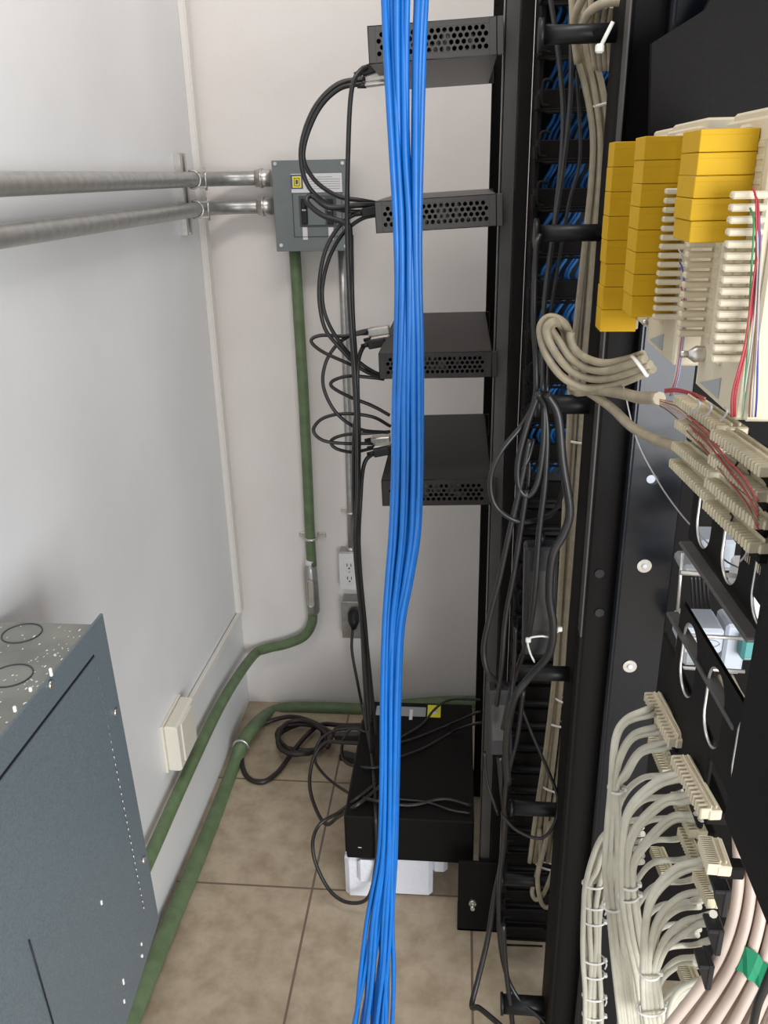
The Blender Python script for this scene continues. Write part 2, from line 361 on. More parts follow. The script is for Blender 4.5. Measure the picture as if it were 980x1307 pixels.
# box
jy0 = aX(205, 935, XL).y; xo = aY(226, 940, jy0).x; jy1 = aX(252, 930, xo).y; jz1 = aY(226, 930, jy0).z; jz0 = aY(226, 986, jy0).z
t = thing('junction_box', 'white plastic telephone junction box on left wall above green conduit', 'junction box', V((XL, (jy0+jy1)/2, jz0)))
def jb(x0, x1, ya, yb, za, zb): return MB().box((x0, ya, za), (x1, yb, zb))
jb(XL, XL+.006, jy0-.002, jy1, jz0-.002, jz1+.002).build('back_case', M['ivory'], t)
c = MB(); c.frame(V((0, 0, 0)), ax_, ay_, az_, XL+.004, xo, jy0, jy1-.004, jz0, jz1, .006); cv = c.build('snap_cover', M['ivory'], t)
MB().box((xo-.001, jy0+.03, jz0+.012), (xo+.003, jy1-.03, jz1-.01)).build('cover_rib', M['ivory'], t)

# ------------------------------------------------------------------ grey cabinet on the left wall
Yc = 1.07; K = aY(131, 783, Yc); Kb = aY(203, 1172, Yc)
xfc = K.x; zt = K.z; zb = Kb.z
ycn = .05
t = thing('wall_cabinet', 'blue grey steel equipment cabinet on left wall, paint spattered top', 'cabinet', V(((XL+xfc)/2, .9, zb)))
zbody = zt-.012
MB().box((-1.2 if False else XL, ycn, zb+.012), (xfc-.004, Yc-.012, zbody-.001)).build('body', M['cabinet'], t)
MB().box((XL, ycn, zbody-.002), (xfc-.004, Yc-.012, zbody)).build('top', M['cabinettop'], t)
cA = aX(131, 783, xfc); cB = aX(203, 1174, xfc); cC = aX(161, 1307, xfc); cD = cB+(cC-cB)*4.2; ytop = ycn
def slab(mb, pts, x0, x1):
    n_ = len(pts); mb.add([V((x0, p.y, p.z)) for p in pts]+[V((x1, p.y, p.z)) for p in pts], [tuple(range(n_)), tuple(range(n_, 2*n_))[::-1]]+[(i, i+n_, (i+1) % n_+n_, (i+1) % n_) for i in range(n_)])
q = MB(); slab(q, [V((0, ytop, zt)), cA, cB, cD, V((0, cD.y, zt)) if cD.y < ytop else V((0, ytop, cD.z))], xfc-.004, xfc)
fr = q.build('front_frame', M['cabinet'], t)
D0 = aX(120, 838, xfc); D1 = aX(186, 1196, xfc); dz1 = D0.z
q = MB(); slab(q, [V((0, ycn, dz1)), D0, D1, lerp(cB, cD, .9)+V((0, -.03, .03))], xfc-.001, xfc+.002); q.build('door', M['cabinet'], t)
MB().box((xfc-.0015, ycn, dz1), (xfc+.0006, D0.y, dz1+.004)).build('door_gap', M['dark'], t)
q = MB(); h0 = aX(122, 852, xfc); h1 = aX(184, 1165, xfc); nh = 34
for k in range(nh): q.cyl(lerp(h0, h1, k/nh)+V((.001, 0, 0)), lerp(h0, h1, (k+.65)/nh)+V((.001, 0, 0)), .0014, 6)
q.build('piano_hinge', M['steel'], t)
for px, py in ((63, 874), (146, 909), (182, 1098)):
    p = aX(px, py, xfc); MB().cyl(p, p+V((.004, 0, 0)), .0055, 8).build('screw', M['zinc'], t)
q = MB(); p = aX(30, 1190, xfc+.003)
q.frame(V((xfc+.0032, ycn+.2, 0)), ay_, az_, ax_, .0, .0, 0, 0, 0, 0) if False else None
def disc(mb, c, r, n=12, h=.0006, sx=1, sy=1):
    vs = [c+V((math.cos(2*math.pi*k/n)*r*sx, math.sin(2*math.pi*k/n)*r*sy, h)) for k in range(n)]; mb.add(vs, [tuple(range(n))])
for px, py in ((28, 808), (14, 862)):
    p = aZ(px, py, zbody+.0008); q = MB(); N = 24
    q.tube([p+V((math.cos(2*math.pi*k/N)*.028, math.sin(2*math.pi*k/N)*.028, 0)) for k in range(N)], .0012, 5, closed=True); q.build('knockout_ring', M['greydark'], t)
q = MB()
for k in range(150):
    px = random.uniform(-10, 118); py = random.uniform(792, 950)
    p = aZ(px, py, zbody)
    if p.x > xfc-.008 or p.y > Yc-.02: continue
    if random.random() < .4: p.x = xfc-.006-random.random()**2*.04
    disc(q, p, random.choice((.0008, .0011, .0015, .0009)), 7, .0007, 1, random.uniform(1, 2.6))
q.build('paint_spatter', M['paint'], t)
q = MB()
for px, py, hh in ((66, 858, .006), (130, 1152, .004), (158, 1253, .006), (159, 1278, .004), (181, 1205, .003), (182, 1220, .003), (20, 905, .004), (40, 880, .003)):
    p = aX(px, py, xfc+.003); q.frame(p, ay_, az_, ax_, -.0018, .0018, -hh, hh, -.003, .0006)
q.build('paint_flecks', M['paint'], t)
for px, py in ((53, 1205), (30, 1190)):
    pass
q = MB(); a1 = aX(37, 1200, xfc+.003); a2 = aX(68, 1307, xfc+.003)
q.tube([a1, a2], .0012, 5); q.build('scratch_line', M['dark'], t)

# ------------------------------------------------------------------ rack with the four small units
YN, YF = 1.49, 1.95
t = thing('equipment_rack', 'black two-post open equipment rack bolted to the floor', 'rack', V((.09, 1.7, 0)))
def xat(px, py, y): return aY(px, py, y).x
q = MB(); q.box((.0615, YN, .0), (.085, YN+.004, 2.5)); q.box((.0615, YN, .0), (.0645, YN+.04, 2.5)); q.build('near_post_flange', M['rackgrey'], t)
q = MB(); q.box((.086, YN-.012, .0), (.106, YN+.04, 2.5)); q.build('near_post_channel', M['matte'], t)
q = MB(); q.box((.058, YF, 0), (.078, YF+.02, 2.5))
for k in range(60): q.box((.060, YF-.0015, .12+k*.04), (.066, YF+.001, .135+k*.04))
q.build('far_post', M['matte'], t)
A = aY(585, 1100, YN-.02)
q = MB(); q.box((A.x, YN-.02, 0), (.11, YN-.012, A.z-.0)); q.box((A.x, YN-.02, 0), (.4, YN+.06, .008)); q.build('base_angle', M['matte'], t)
q = MB(); p = aY(603, 1151, YN-.02); q.cyl(p+V((0, .002, 0)), p-V((0, .008, 0)), .009, 6); q.cyl(p-V((0, .008, 0)), p-V((0, .022, 0)), .005, 8); q.build('anchor_bolt', M['zinc'], t)
q = MB(); q.box((A.x, YF-.02, 0), (.11, YF-.012, .09)); q.build('base_angle', M['matte'], t)

def unit(pix, ydep, material, label, holes=True, frontfrac=0):
    # pix: near face corners TL, TR, BR, BL
    Y0 = 1.475; Y1 = 1.93
    tl, tr, br, bl = [aY(*p, Y0) for p in pix]
    tr = lerp(tl, tr, 1); w_ = (tr-tl); wl = w_.length; X = w_.normalized(); Zv = (tl-bl).normalized(); h = (tl-bl).length
    Yv = Zv.cross(X).normalized()
    Zv = X.cross(Yv)*1
    o = bl; D = Y1-Y0
    t = thing('rack_unit', label, 'network equipment', o+X*(wl/2)+Yv*D/2, None)
    mb = MB(); s = .0015
    for a in ((0, wl, 0, D, h-s, h), (0, wl, 0, D, 0, s), (0, s, 0, D, 0, h), (wl-s, wl, 0, D, 0, h), (0, wl, D-s, D, 0, h)): mb.frame(o, X, Yv, Zv, *a, .0003)
    mb.build('case', material, t)
    # perforated side plate
    mb = MB(); rows = 4; e = h*.17; m0 = .012; cw = (h-2*e)/rows; cols = int((wl-2*m0)/(cw*1.12)); cx_ = (wl-2*m0)/cols; r = min(cw, cx_)*.41
    def cell(x0, x1, z0, z1, r):
        cx, cz = (x0+x1)/2, (z0+z1)/2; inner = []; outer = []
        for k in range(12):
            an = 2*math.pi*(k+.5)/12; c_, s_ = math.cos(an), math.sin(an); inner.append(o+X*(cx+c_*r)+Zv*(cz+s_*r))
            g = min(abs((x1-x0)/2/c_) if abs(c_) > 1e-6 else 9, abs((z1-z0)/2/s_) if abs(s_) > 1e-6 else 9); outer.append(o+X*(cx+c_*g)+Zv*(cz+s_*g))
        depth = [p+Yv*.002 for p in inner]
        mb.add(inner+outer+depth, [(12+k, 12+(k+1) % 12, (k+1) % 12, k) for k in range(12)]+[(k, (k+1) % 12, 24+(k+1) % 12, 24+k) for k in range(12)])
        for sx in (x0, x1):
            for sz in (z0, z1):
                c0 = o+X*sx+Zv*sz; best = sorted(range(12), key=lambda k: (outer[k]-c0).length)[:2]
                mb.add([c0, outer[best[0]], outer[best[1]]], [(0, 1, 2)])
    for rr in range(rows):
        z0 = e+rr*cw; off = cx_/2 if rr % 2 else 0
        for cc in range(cols-(1 if rr % 2 else 0)): cell(m0+off+cc*cx_, m0+off+(cc+1)*cx_, z0, z0+cw, r)
        if rr % 2:
            mb.frame(o, X, Yv, Zv, m0, m0+off, 0, .002, z0, z0+cw, 0); mb.frame(o, X, Yv, Zv, wl-m0-off, wl-m0, 0, .002, z0, z0+cw, 0)
    for a in ((0, m0, 0, .002, 0, h), (wl-m0, wl, 0, .002, 0, h), (m0, wl-m0, 0, .002, 0, e), (m0, wl-m0, 0, .002, h-e, h)): mb.frame(o, X, Yv, Zv, *a, .0003)
    mb.build('perforated_side', material, t)
    mb = MB(); mb.frame(o, X, Yv, Zv, .01, wl-.01, .06, D-.05, .008, .011)
    for k in range(9):
        x_ = random.uniform(.03, wl-.04); mb.frame(o, X, Yv, Zv, x_, x_+random.uniform(.008, .02), .02+random.random()*.05, .06+random.random()*.06, .008, random.uniform(.016, h-.008))
    mb.build('circuit_board', M['pcb'], t)
    mb = MB(); mb.frame(o, X, Yv, Zv, wl, wl+.010, .0, .004, 0, h); mb.build('mounting_ear', material, t); mb = MB(); mb.frame(o, X, Yv, Zv, wl, wl+.010, D-.004, D, 0, h); mb.build('mounting_ear', material, t)
    mb = MB(); mb.frame(o, X, Yv, Zv, -.0015, 0, .03, .12, .008, h-.008); mb.build('rear_plate', M['zinc'], t)
    return t, o, X, Yv, Zv, h
U = []
U.append(unit([(470, 33), (636, 20), (636, 68), (471, 82)], 0, M['boxgrey'], 'topmost small rack unit, grey with perforated side, underside visible'))
U.append(unit([(477, 257), (633, 247), (633, 288), (480, 298)], 0, M['boxgrey'], 'second rack unit from top, grey-brown perforated side, level with breaker panel'))
U.append(unit([(484, 451), (629, 448), (629, 482), (484, 484)], 0, M['boxblk'], 'third rack unit from top, black case with perforated side'))
U.append(unit([(487, 613), (627, 611), (627, 644), (488, 646)], 0, M['boxblk'], 'lowest of four black rack units, above empty rack space'))

# connectors at the left of the units
def plug(name, a, b, r, material, label, cat='plug', strain=None, flat=.6, group=None):
    t = thing(name, label, cat, (a+b)/2, group)
    d = (b-a).normalized(); s = d.cross(az_).normalized(); u_ = s.cross(d)
    MB().frame(a, d, s, u_, 0, (b-a).length, -r, r, -r*flat, r*flat, .002).build('shell', material, t)
    q = MB(); q.tube([a-d*.014, a+d*.002], [r*.35, r*.5], 8); q.build('strain_relief', M['blk'], t)
    return t
gS = 'metal plugs at the rack units'
for i, (ax0, ay0, bx0, by0) in enumerate(((463, 100, 492, 97), (470, 424, 497, 420), (474, 562, 498, 560))):
    plug('metal_connector', aY(ax0, ay0, 1.66), aY(bx0, by0, 1.66), .013, M['zinc'], ['silver metal connector plugged in under the topmost rack unit', 'silver metal connector at the third rack unit', 'silver metal connector at the lowest of the four rack units'][i], group=gS)
    plug('small_plug', aY(ax0+3, ay0+9, 1.64), aY(bx0, by0+9, 1.64), .010, M['zinc'], ['flat lower metal plug beneath the topmost unit\'s silver connector', 'flat lower metal plug under silver connector of third unit', 'flat lower metal plug under silver connector of lowest unit'][i], flat=.35, group=gS)
for i, (ax0, ay0, bx0, by0) in enumerate(((462, 92, 480, 86), (470, 440, 492, 436), (477, 578, 498, 574), (462, 272, 482, 268))):
    plug('black_plug', aY(ax0, ay0, 1.60), aY(bx0, by0, 1.60), .010, M['blk'], ['black plug at left end of topmost rack unit', 'black plug at left end of third rack unit', 'black plug at left end of lowest of the four rack units', 'black plug at left end of second rack unit'][i], flat=.8)
p = aY(452, 786, YB-.085); t = thing('power_plug', 'black plug pushed into grey metal outlet box', 'plug', p)
q = MB(); q.tube([V((p.x, YB-.061, p.z+.0)), V((p.x, YB-.075, p.z-.002)), V((p.x, YB-.10, p.z-.012)), V((p.x, YB-.105, p.z-.035))], [.020, .022, .018, .008], 14); q.build('body', M['blk'], t)

ZL = aY(440, 1042, 1.54).z+.006      # height of cords lying on the UPS lid
# ------------------------------------------------------------------ black cords on the left
def cord(pts, r, label, material='cord', name='black_cable', group=None, sub=7, cat='cable'):
    return single(name, MB().tube(pc(pts, sub), r, 8), M[material], label, cat, group)
cord([(466, 100, 1.64), (430, 108, 1.63), (400, 140, 1.62), (384, 190, 1.61), (392, 235, 1.61), (420, 262, 1.62), (450, 270, 1.62), (482, 268, 1.64)], .0042, 'black cable looping from topmost unit left over breaker panel to second unit, outer arc')
cord([(466, 106, 1.66), (432, 114, 1.66), (404, 144, 1.66), (387, 195, 1.66), (400, 228, 1.66), (430, 250, 1.66), (462, 256, 1.66), (484, 260, 1.67)], .0042, 'black cable looping from topmost unit to second unit, upper arc in front of panel label')
cord([(474, 85, 1.6), (458, 92, 1.58), (448, 120, 1.57), (444, 200, 1.57), (443, 300, 1.57), (447, 400, 1.57), (454, 500, 1.57), (456, 620, 1.57), (453, 700, 1.57), (462, 800, 1.6), (470, 900, 1.65), (474, 960, 1.7)], .0042, 'long black cable hanging straight from topmost unit to the floor')
cord([(480, 262, 1.62), (455, 262, 1.61), (420, 265, 1.61), (398, 250, 1.61), (392, 258, 1.60), (412, 275, 1.6), (440, 285, 1.6), (447, 300, 1.59), (446, 380, 1.58), (452, 480, 1.58), (457, 600, 1.58), (455, 700, 1.58), (461, 780, 1.6), (466, 880, 1.65), (470, 930, 1.7)], .005, 'black cable crossing breakers then falling in the vertical bunch')
cord([(478, 270, 1.62), (458, 272, 1.62), (436, 285, 1.62), (415, 320, 1.61), (407, 370, 1.6), (413, 415, 1.6), (430, 440, 1.6), (460, 470, 1.61), (486, 482, 1.63)], .0038, 'black cable arching left from second unit down to third unit, outer')
cord([(482, 274, 1.63), (460, 280, 1.63), (436, 300, 1.63), (418, 335, 1.63), (411, 375, 1.63), (418, 410, 1.63), (440, 445, 1.63), (466, 468, 1.64), (488, 480, 1.65)], .0038, 'black cable arching left from second unit down to third unit, inner')
cord([(470, 424, 1.65), (440, 429, 1.64), (410, 428, 1.64), (397, 435, 1.63), (410, 448, 1.63), (440, 462, 1.63), (468, 474, 1.64), (488, 480, 1.66)], .0036, 'black cable in flat loop left of third unit')
cord([(476, 420, 1.66), (452, 426, 1.65), (430, 440, 1.64), (415, 465, 1.63), (413, 495, 1.62), (430, 528, 1.62), (460, 548, 1.63), (495, 552, 1.66)], .0036, 'black cable curving from third unit down to lowest unit')
cord([(486, 438, 1.62), (470, 438, 1.61), (460, 450, 1.6), (456, 480, 1.59), (458, 560, 1.59), (457, 640, 1.59), (459, 720, 1.59), (468, 820, 1.62), (474, 920, 1.66)], .0045, 'black power lead dropping from third unit into the vertical bunch')
cord([(497, 530, 1.66), (475, 518, 1.65), (445, 506, 1.64), (424, 494, 1.64), (425, 486, 1.64), (445, 480, 1.64), (475, 482, 1.65), (490, 484, 1.66)], .0036, 'short black cable bowed between third and lowest units')
cord([(476, 566, 1.65), (440, 566, 1.64), (412, 562, 1.63), (400, 549, 1.63), (412, 534, 1.63), (440, 528, 1.63), (475, 532, 1.64), (498, 544, 1.66)], .0036, 'black cable in wide oval loop left of lowest unit')
cord([(476, 572, 1.66), (450, 577, 1.65), (428, 572, 1.64), (423, 562, 1.64), (440, 555, 1.64), (470, 553, 1.65), (498, 551, 1.66)], .0036, 'black cable in small oval loop left of lowest unit')
cord([(492, 577, 1.62), (475, 580, 1.61), (464, 595, 1.6), (460, 640, 1.6), (458, 700, 1.59), (464, 780, 1.6), (472, 860, 1.64), (480, 940, 1.68)], .0045, 'black power lead dropping from lowest unit into the vertical bunch')
cord([(448, 300, 1.6), (450, 400, 1.6), (456, 500, 1.6), (452, 560, 1.6), (452, 640, 1.6), (456, 720, 1.6), (462, 800, 1.62), (470, 860, 1.65), (476, 960, 1.72)], .0045, 'black cable at back of the vertical bunch in front of thin conduit')
cord([(450, 803, YB-.1), (449, 830, YB-.12), (456, 870, YB-.15), (464, 910, YB-.2), (474, 950, 1.95), (486, 985, 1.85)], .0045, 'black power cord hanging from grey outlet box toward floor')
cord([(464, 900, 2.0), (468, 930, -ZL), (474, 965, -ZL), (478, 1010, -ZL), (479, 1038, -ZL), (480, 1060, 1.53), (480, 1100, 1.525), (470, 1145, 1.5), (445, 1152, 1.5), (422, 1138, 1.52), (404, 1105, 1.55), (399, 1075, 1.58), (408, 1052, 1.62), (430, 1038, 1.63), (452, 1022, -ZL), (480, 1000, -ZL)], .0045, 'black cord looping down in front of white foam beside black UPS box')
# coil on the floor
def floorcord(pts, r, label, name='extension_cord', material='brcord', z=None):
    P = cr_([aZ(px, py, (z or r)+dz) for px, py, dz in pts], 8)
    return single(name, MB().tube(P, r, 8), M[material], label, 'cable')
floorcord([(480, 925, .09), (440, 926, .06), (410, 925, .03), (390, 940, .02), (372, 962, .012), (355, 985, .004), (335, 998, 0), (317, 993, 0), (309, 975, 0), (312, 950, 0), (330, 928, 0), (352, 918, .01), (375, 915, .02), (400, 922, .03), (430, 938, .05), (470, 945, .08)], .0075, 'thick dark power cord forming large loop on floor by green conduit')
P = []
for k in range(75):
    an = 2*math.pi*k/24; rr = 1+.10*math.sin(k*.7); px = 385+math.cos(an)*(27+.10*k)*rr; py = 942+math.sin(an)*(17+.06*k)*rr; P.append(aZ(px, py, .009+k*.0006))
P += cr_([P[-1], aZ(430, 930, .06), aZ(460, 930, .1), aZ(475, 935, .14)], 6)
single('coiled_cord', MB().tube(P, .0075, 8), M['brcord'], 'dark power cord coiled in tight rings on floor beside black UPS box', 'cable')
cord([(476, 950, 1.82), (440, 948, 1.85), (415, 948, 1.86), (400, 968, 1.84), (395, 1000, 1.8), (402, 1030, 1.74), (416, 1052, 1.68), (432, 1042, 1.64), (452, 1030, -ZL), (480, 1008, -ZL), (505, 980, -ZL)], .005, 'dark cord bending over tile then across top of UPS box', 'brcord')
cord([(470, 930, 1.95), (430, 932, 1.95), (408, 945, 1.93), (402, 970, 1.9), (415, 990, 1.88), (438, 1008, 1.80), (462, 1018, -ZL), (520, 1028, -ZL), (565, 1020, -ZL-.002), (600, 1028, -ZL-.004)], .0042, 'dark cord passing behind loop and over front of UPS box', 'brcord')
cord([(478, 940, 1.85), (450, 930, 1.87), (437, 948, 1.86), (440, 972, 1.84), (465, 980, -ZL), (495, 978, -ZL)], .0042, 'short curled cord at left end of UPS box')
p1 = aZ(430, 960, .14); t = plug('cord_connector', aZ(466, 972, .14), aZ(436, 964, .13), .014, M['blk'], 'black molded cord connector lying at left end of UPS box', flat=.7)
p1 = aZ(430, 960, .14); t = plug('cord_connector', aZ(462, 940, .14), aZ(430, 940, .10), .014, M['blk'], 'black molded cord connector above the coiled cord near vertical bunch', flat=.7)

# ------------------------------------------------------------------ UPS, foam, unit with label
Yu = 1.54
A = aY(440, 1042, Yu); B = aY(612, 1104, Yu)
zf0 = B.z; zt0 = A.z
t = thing('ups_box', 'black rack UPS box near the floor resting on white foam', 'power unit', V(((A.x+B.x)/2, 1.75, zf0)))
q = MB(); q.frame(V((0, 0, 0)), ax_, ay_, az_, A.x, .050, Yu, aZ(540, 897, zt0).y, zf0, zt0, .003); q.build('case', M['matte'], t)
q = MB(); q.box((A.x-.004, Yu+.01, zf0+.01), (A.x, 1.93, zt0-.01)); q.build('rear_panel', M['blk'], t)
q = MB(); p = aY(457, 1082, Yu); q.box((p.x, Yu-.0005, p.z), (p.x+.008, Yu+.001, p.z+.002)); q.build('white_mark', M['paper'], t)
q = MB()
for k in range(6): q.cyl(V((A.x+.06+k*.02, Yu+.08, zt0-.0005)), V((A.x+.06+k*.02, Yu+.08, zt0+.0008)), .003, 8)
q.build('lid_screws', M['matte'], t)
def lab(px0, py0, px1, py1, z, m_, nm, par, d=.001):
    a = aZ(px0, py0, z); b_ = aZ(px1, py1, z); return MB().box((a.x, b_.y, z-.0003), (b_.x, a.y, z+d)).build(nm, m_, par)
lab(481, 901, 543, 915, zt0, M['labelgrey'], 'grey_label', t); lab(523, 906, 526, 919, zt0, M['paper'], 'white_tag', t, .002)
yl = lab(546, 900, 562, 916, zt0, M['yl'], 'yellow_label', t); lab(549, 907, 558, 911, zt0+.001, M['paper'], 'label_print', yl)
# foam
zfo = zf0
def foam(A, B, label):
    q = MB(); N = 6
    q.frame(V((0, 0, 0)), ax_, ay_, az_, A[0], B[0], A[1], B[1], A[2], B[2], .012)
    o = single('foam_block', q, M['foam'], label, 'foam', 'foam under the UPS')
    return o
fx = lambda px: aY(px, 1120, 1.56).x
foam((fx(441), 1.545, 0), (fx(480), 1.66, zfo), 'upright white foam block under left end of UPS box')
q = MB(); q.frame(V((0, 0, 0)), ax_, ay_, az_, fx(483), fx(552), 1.56, 1.75, 0, zfo, .010); q.frame(V((0, 0, 0)), ax_, ay_, az_, fx(553)-.006, fx(571), 1.58, 1.74, zfo*.42, zfo, .010)
q.frame(V((0, 0, 0)), ax_, ay_, az_, fx(459), fx(484)+.005, 1.53, 1.545, zfo*.5, zfo, .008)
single('foam_block', q, M['foam'], 'large white foam block with stepped right end under UPS box', 'foam', 'foam under the UPS')

# thin leads over the UPS lid
cord([(612, 893, 1.88), (575, 893, 1.92), (555, 905, -ZL), (538, 925, -ZL), (505, 945, -ZL)], .0035, 'thin black lead draped past yellow label into UPS box top')
cord([(612, 908, 1.6), (598, 914, 1.75), (575, 924, -ZL-.006), (530, 942, -ZL), (500, 950, -ZL)], .003, 'thin black lead from power brick across UPS box top, upper')
cord([(614, 922, 1.55), (598, 926, 1.7), (578, 934, -ZL-.006), (540, 955, -ZL), (505, 968, -ZL)], .003, 'thin black lead from power brick across UPS box top, lower')
cord([(505, 1020, -ZL), (545, 1024, -ZL), (575, 1034, -ZL), (600, 1038, -ZL)], .003, 'thin black lead along front edge of UPS box top')

# ------------------------------------------------------------------ vertical cable manager
MX0, MX1 = .105, .215
t = thing('cable_manager', 'tall black vertical cable manager with finger slots between racks', 'cable manager', V((.16, 1.43, .02)))
q = MB(); q.box((MX0+.004, 1.50, .02), (.30, 1.505, 2.5)); q.build('back_plate', M['dark'], t)
q = MB(); q.box((MX0+.004, 1.40, .02), (MX0+.012, 1.50, 2.5)); 
q.build('side_channel', M['matte'], t)
zs = []; z = 2.36
nf = 0
while z > .05:
    q = MB(); z0 = z
    q.box((MX0+.004, 1.385, z-.014), (.225, 1.40, z+.014))            # flat finger bar
    q.box((MX0+.004, 1.380, z-.016), (.225, 1.386, z-.012))
    q.tube([V((MX0+.004, 1.37, z+.012)), V((MX0+.004, 1.37, z-.013)), V((MX0+.018, 1.37, z-.018)), V((.2, 1.372, z-.018))], .0022, 6)
    q.box((MX0-.0, 1.36, z-.014), (MX0+.006, 1.40, z+.006))
    q.tube(cr_([V((MX0+.022, 1.362, z+.022)), V((MX0+.012, 1.36, z+.024)), V((MX0+.008, 1.36, z+.018)), V((MX0+.008, 1.36, z-.006)), V((MX0+.018, 1.362, z-.010))], 3), .0024, 6)
    q.build('finger', M['matte'], t); nf += 1
    z -= .068 if z > 1.2 else .052
# blue cables inside
for k in range(12):
    xx = MX0+.028+k*.0082; P = []; z = 2.36+.068*2; ph = random.uniform(0, 6)
    while z > 1.16:
        w1 = .004*math.sin(z*9+ph); P += [V((xx+.010+w1, 1.43+.007*(k % 3), z-.016)), V((xx-.007+w1, 1.43+.007*(k % 3), z-.052))]; z -= .068
    single('blue_network_cable', MB().tube(cr_(P, 3), .0033, 7), M['blue2'], 'dull blue network cable behind black fingers of vertical cable manager', 'cable', 'blue cables inside cable manager')

# spools
sp_ = [((690, 765), 45, 14, 1.2, 'topmost black cable spool, cable tie hanging in front'), ((684, 768), 298, 12, 1.2, 'black cable spool left of yellow modules'), ((686, 757), 516, 13, 1.2, 'black cable spool with looped black cords over it'),
       ((658, 735), 858, 9, 1.2, 'black cable spool just below upper black power brick'), ((652, 722), 1031, 8, 1.25, 'black cable spool crossed by thin dark curved lead'), ((640, 705), 1122, 6, 1.3, 'black cable spool right of beige cable loop end, near rack foot'), ((640, 700), 1281, 9, 1.2, 'lowest black cable spool just above the floor')]
for (xa, xb), y_, hh, Yd, lb_ in sp_:
    a = aY(xa, y_, Yd); b_ = aY(xb, y_+ (2 if y_ < 600 else 4), Yd); k = aY(xa, y_+hh, Yd); r = abs(a.z-k.z)*.92
    t = thing('cable_spool', lb_, 'cable spool', V(((a.x+b_.x)/2, Yd, a.z-r)), 'cable spools between the racks')
    q = MB(); q.tube([V((a.x, Yd, a.z)), V((max(b_.x, a.x+.09)+.02, Yd, a.z))], r, 18); q.build('drum', M['blk'], t)
    if y_ < 600:
        q = MB(); N = 18; f_ = []
        q.tube([V((a.x-.003, Yd, a.z)), V((a.x+.003, Yd, a.z))], r*(1.75 if y_ < 400 else 1.35), 20); q.build('end_flange', M['blk'], t)
    else:
        q = MB(); q.tube([V((a.x-.002, Yd, a.z)), V((a.x+.003, Yd, a.z))], r*1.15, 18); q.build('end_cap', M['blk'], t)
    q = MB(); q.cyl(V((b_.x-.006, Yd-r+.001, a.z)), V((b_.x-.006, Yd-r-.002, a.z)), .004, 8); q.build('screw', M['matte'], t)

# ------------------------------------------------------------------ second rack post
YP = 1.15
t = thing('equipment_rack', 'glossy black rack post with round washers, right of cable manager', 'rack', V((.25, YP, 0)))
def xs(px, py): return aY(px, py, YP).x
xa = xs(744, 700); xm = xs(789, 700); xb = xs(860, 700)
q = MB(); q.frame(V((0, 0, 0)), ax_, ay_, az_, xa, xa+.012, YP-.008, YP+.09, .0, 2.5, .004); q.box((xa, YP+.004, 0), (xm, YP+.008, 2.5)); 
q.build('flange', M['matte'], t)
q = MB(); q.frame(V((0, 0, 0)), ax_, ay_, az_, xm-.002, xm+.006, YP-.02, YP+.06, 0, 2.5, .003); q.build('web_edge', M['gloss'], t)
q = MB(); q.frame(V((0, 0, 0)), ax_, ay_, az_, xm+.004, xb, YP-.004, YP+.002, 0, 2.5, .002); q.build('web', M['gloss'], t)
for px, py in ((822, 722), (803.5, 850)):
    p = aY(px, py, YP-.004)
    q = MB(); q.tube([p, p-V((0, .002, 0))], .0105, 20); wsh = q.build('washer', M['zinc'], t)
    q = MB(); q.tube([p-V((0, .002, 0)), p-V((0, .004, 0)), p-V((0, .005, 0))], [.0045, .0042, .002], 12); q.build('rivet', M['paper'], wsh)
p = aY(833, 612, YP-.004); q = MB(); q.tube([p, p-V((0, .0008, 0))], .0082, 18); q.build('slot_hole', M['dark'], t)
q = MB(); p = p+V((-.003, -.001, .001)); q.tube([p, p-V((0, .0008, 0))], .0062, 16); q.build('light_through_hole', M['device'], t)  # pale disc painted for light showing through the hole
for px, py in ((765, 732), (765, 782)):
    p = aY(px, py, YP+.003); q = MB(); q.tube([p, p-V((0, .001, 0))], .007, 16); q.build('hole', M['dark'], t)
q = MB(); q.frame(V((0, 0, 0)), ax_, ay_, az_, .29, 1.5, YP+.22, YP+.225, 0, 2.5); q.build('added_dark_backing', M['matte'], t)  # added black sheet that keeps the background behind the rack dark

# upper black cover panel
yq = 1.08
pts = [aY(832, 55, yq), aY(900, 12, yq), aY(925, -40, yq), aY(1150, -40, yq), aY(1150, 330, yq), aY(826, 330, yq)]
q = MB(); n_ = len(pts); q.add(pts+[p+V((0, .012, 0)) for p in pts], [tuple(range(n_))[::-1], tuple(range(n_, 2*n_))]+[(i, (i+1) % n_, (i+1) % n_+n_, i+n_) for i in range(n_)])
single('blanking_panel', q, M['matte'], 'large matte black panel above yellow modules at upper right', 'panel')
q = MB(); q.box((aY(800, 50, 1.12).x, 1.12, 1.0), (aY(803, 50, 1.12).x, 1.16, 2.5)); q.box((aY(800, 50, 1.12).x, 1.155, 1.4), (aY(832, 50, 1.12).x, 1.16, 2.5))
single('angle_bar', q, M['rackgrey'], 'slim black angle bar with bright edge behind top cable spool', 'bracket')

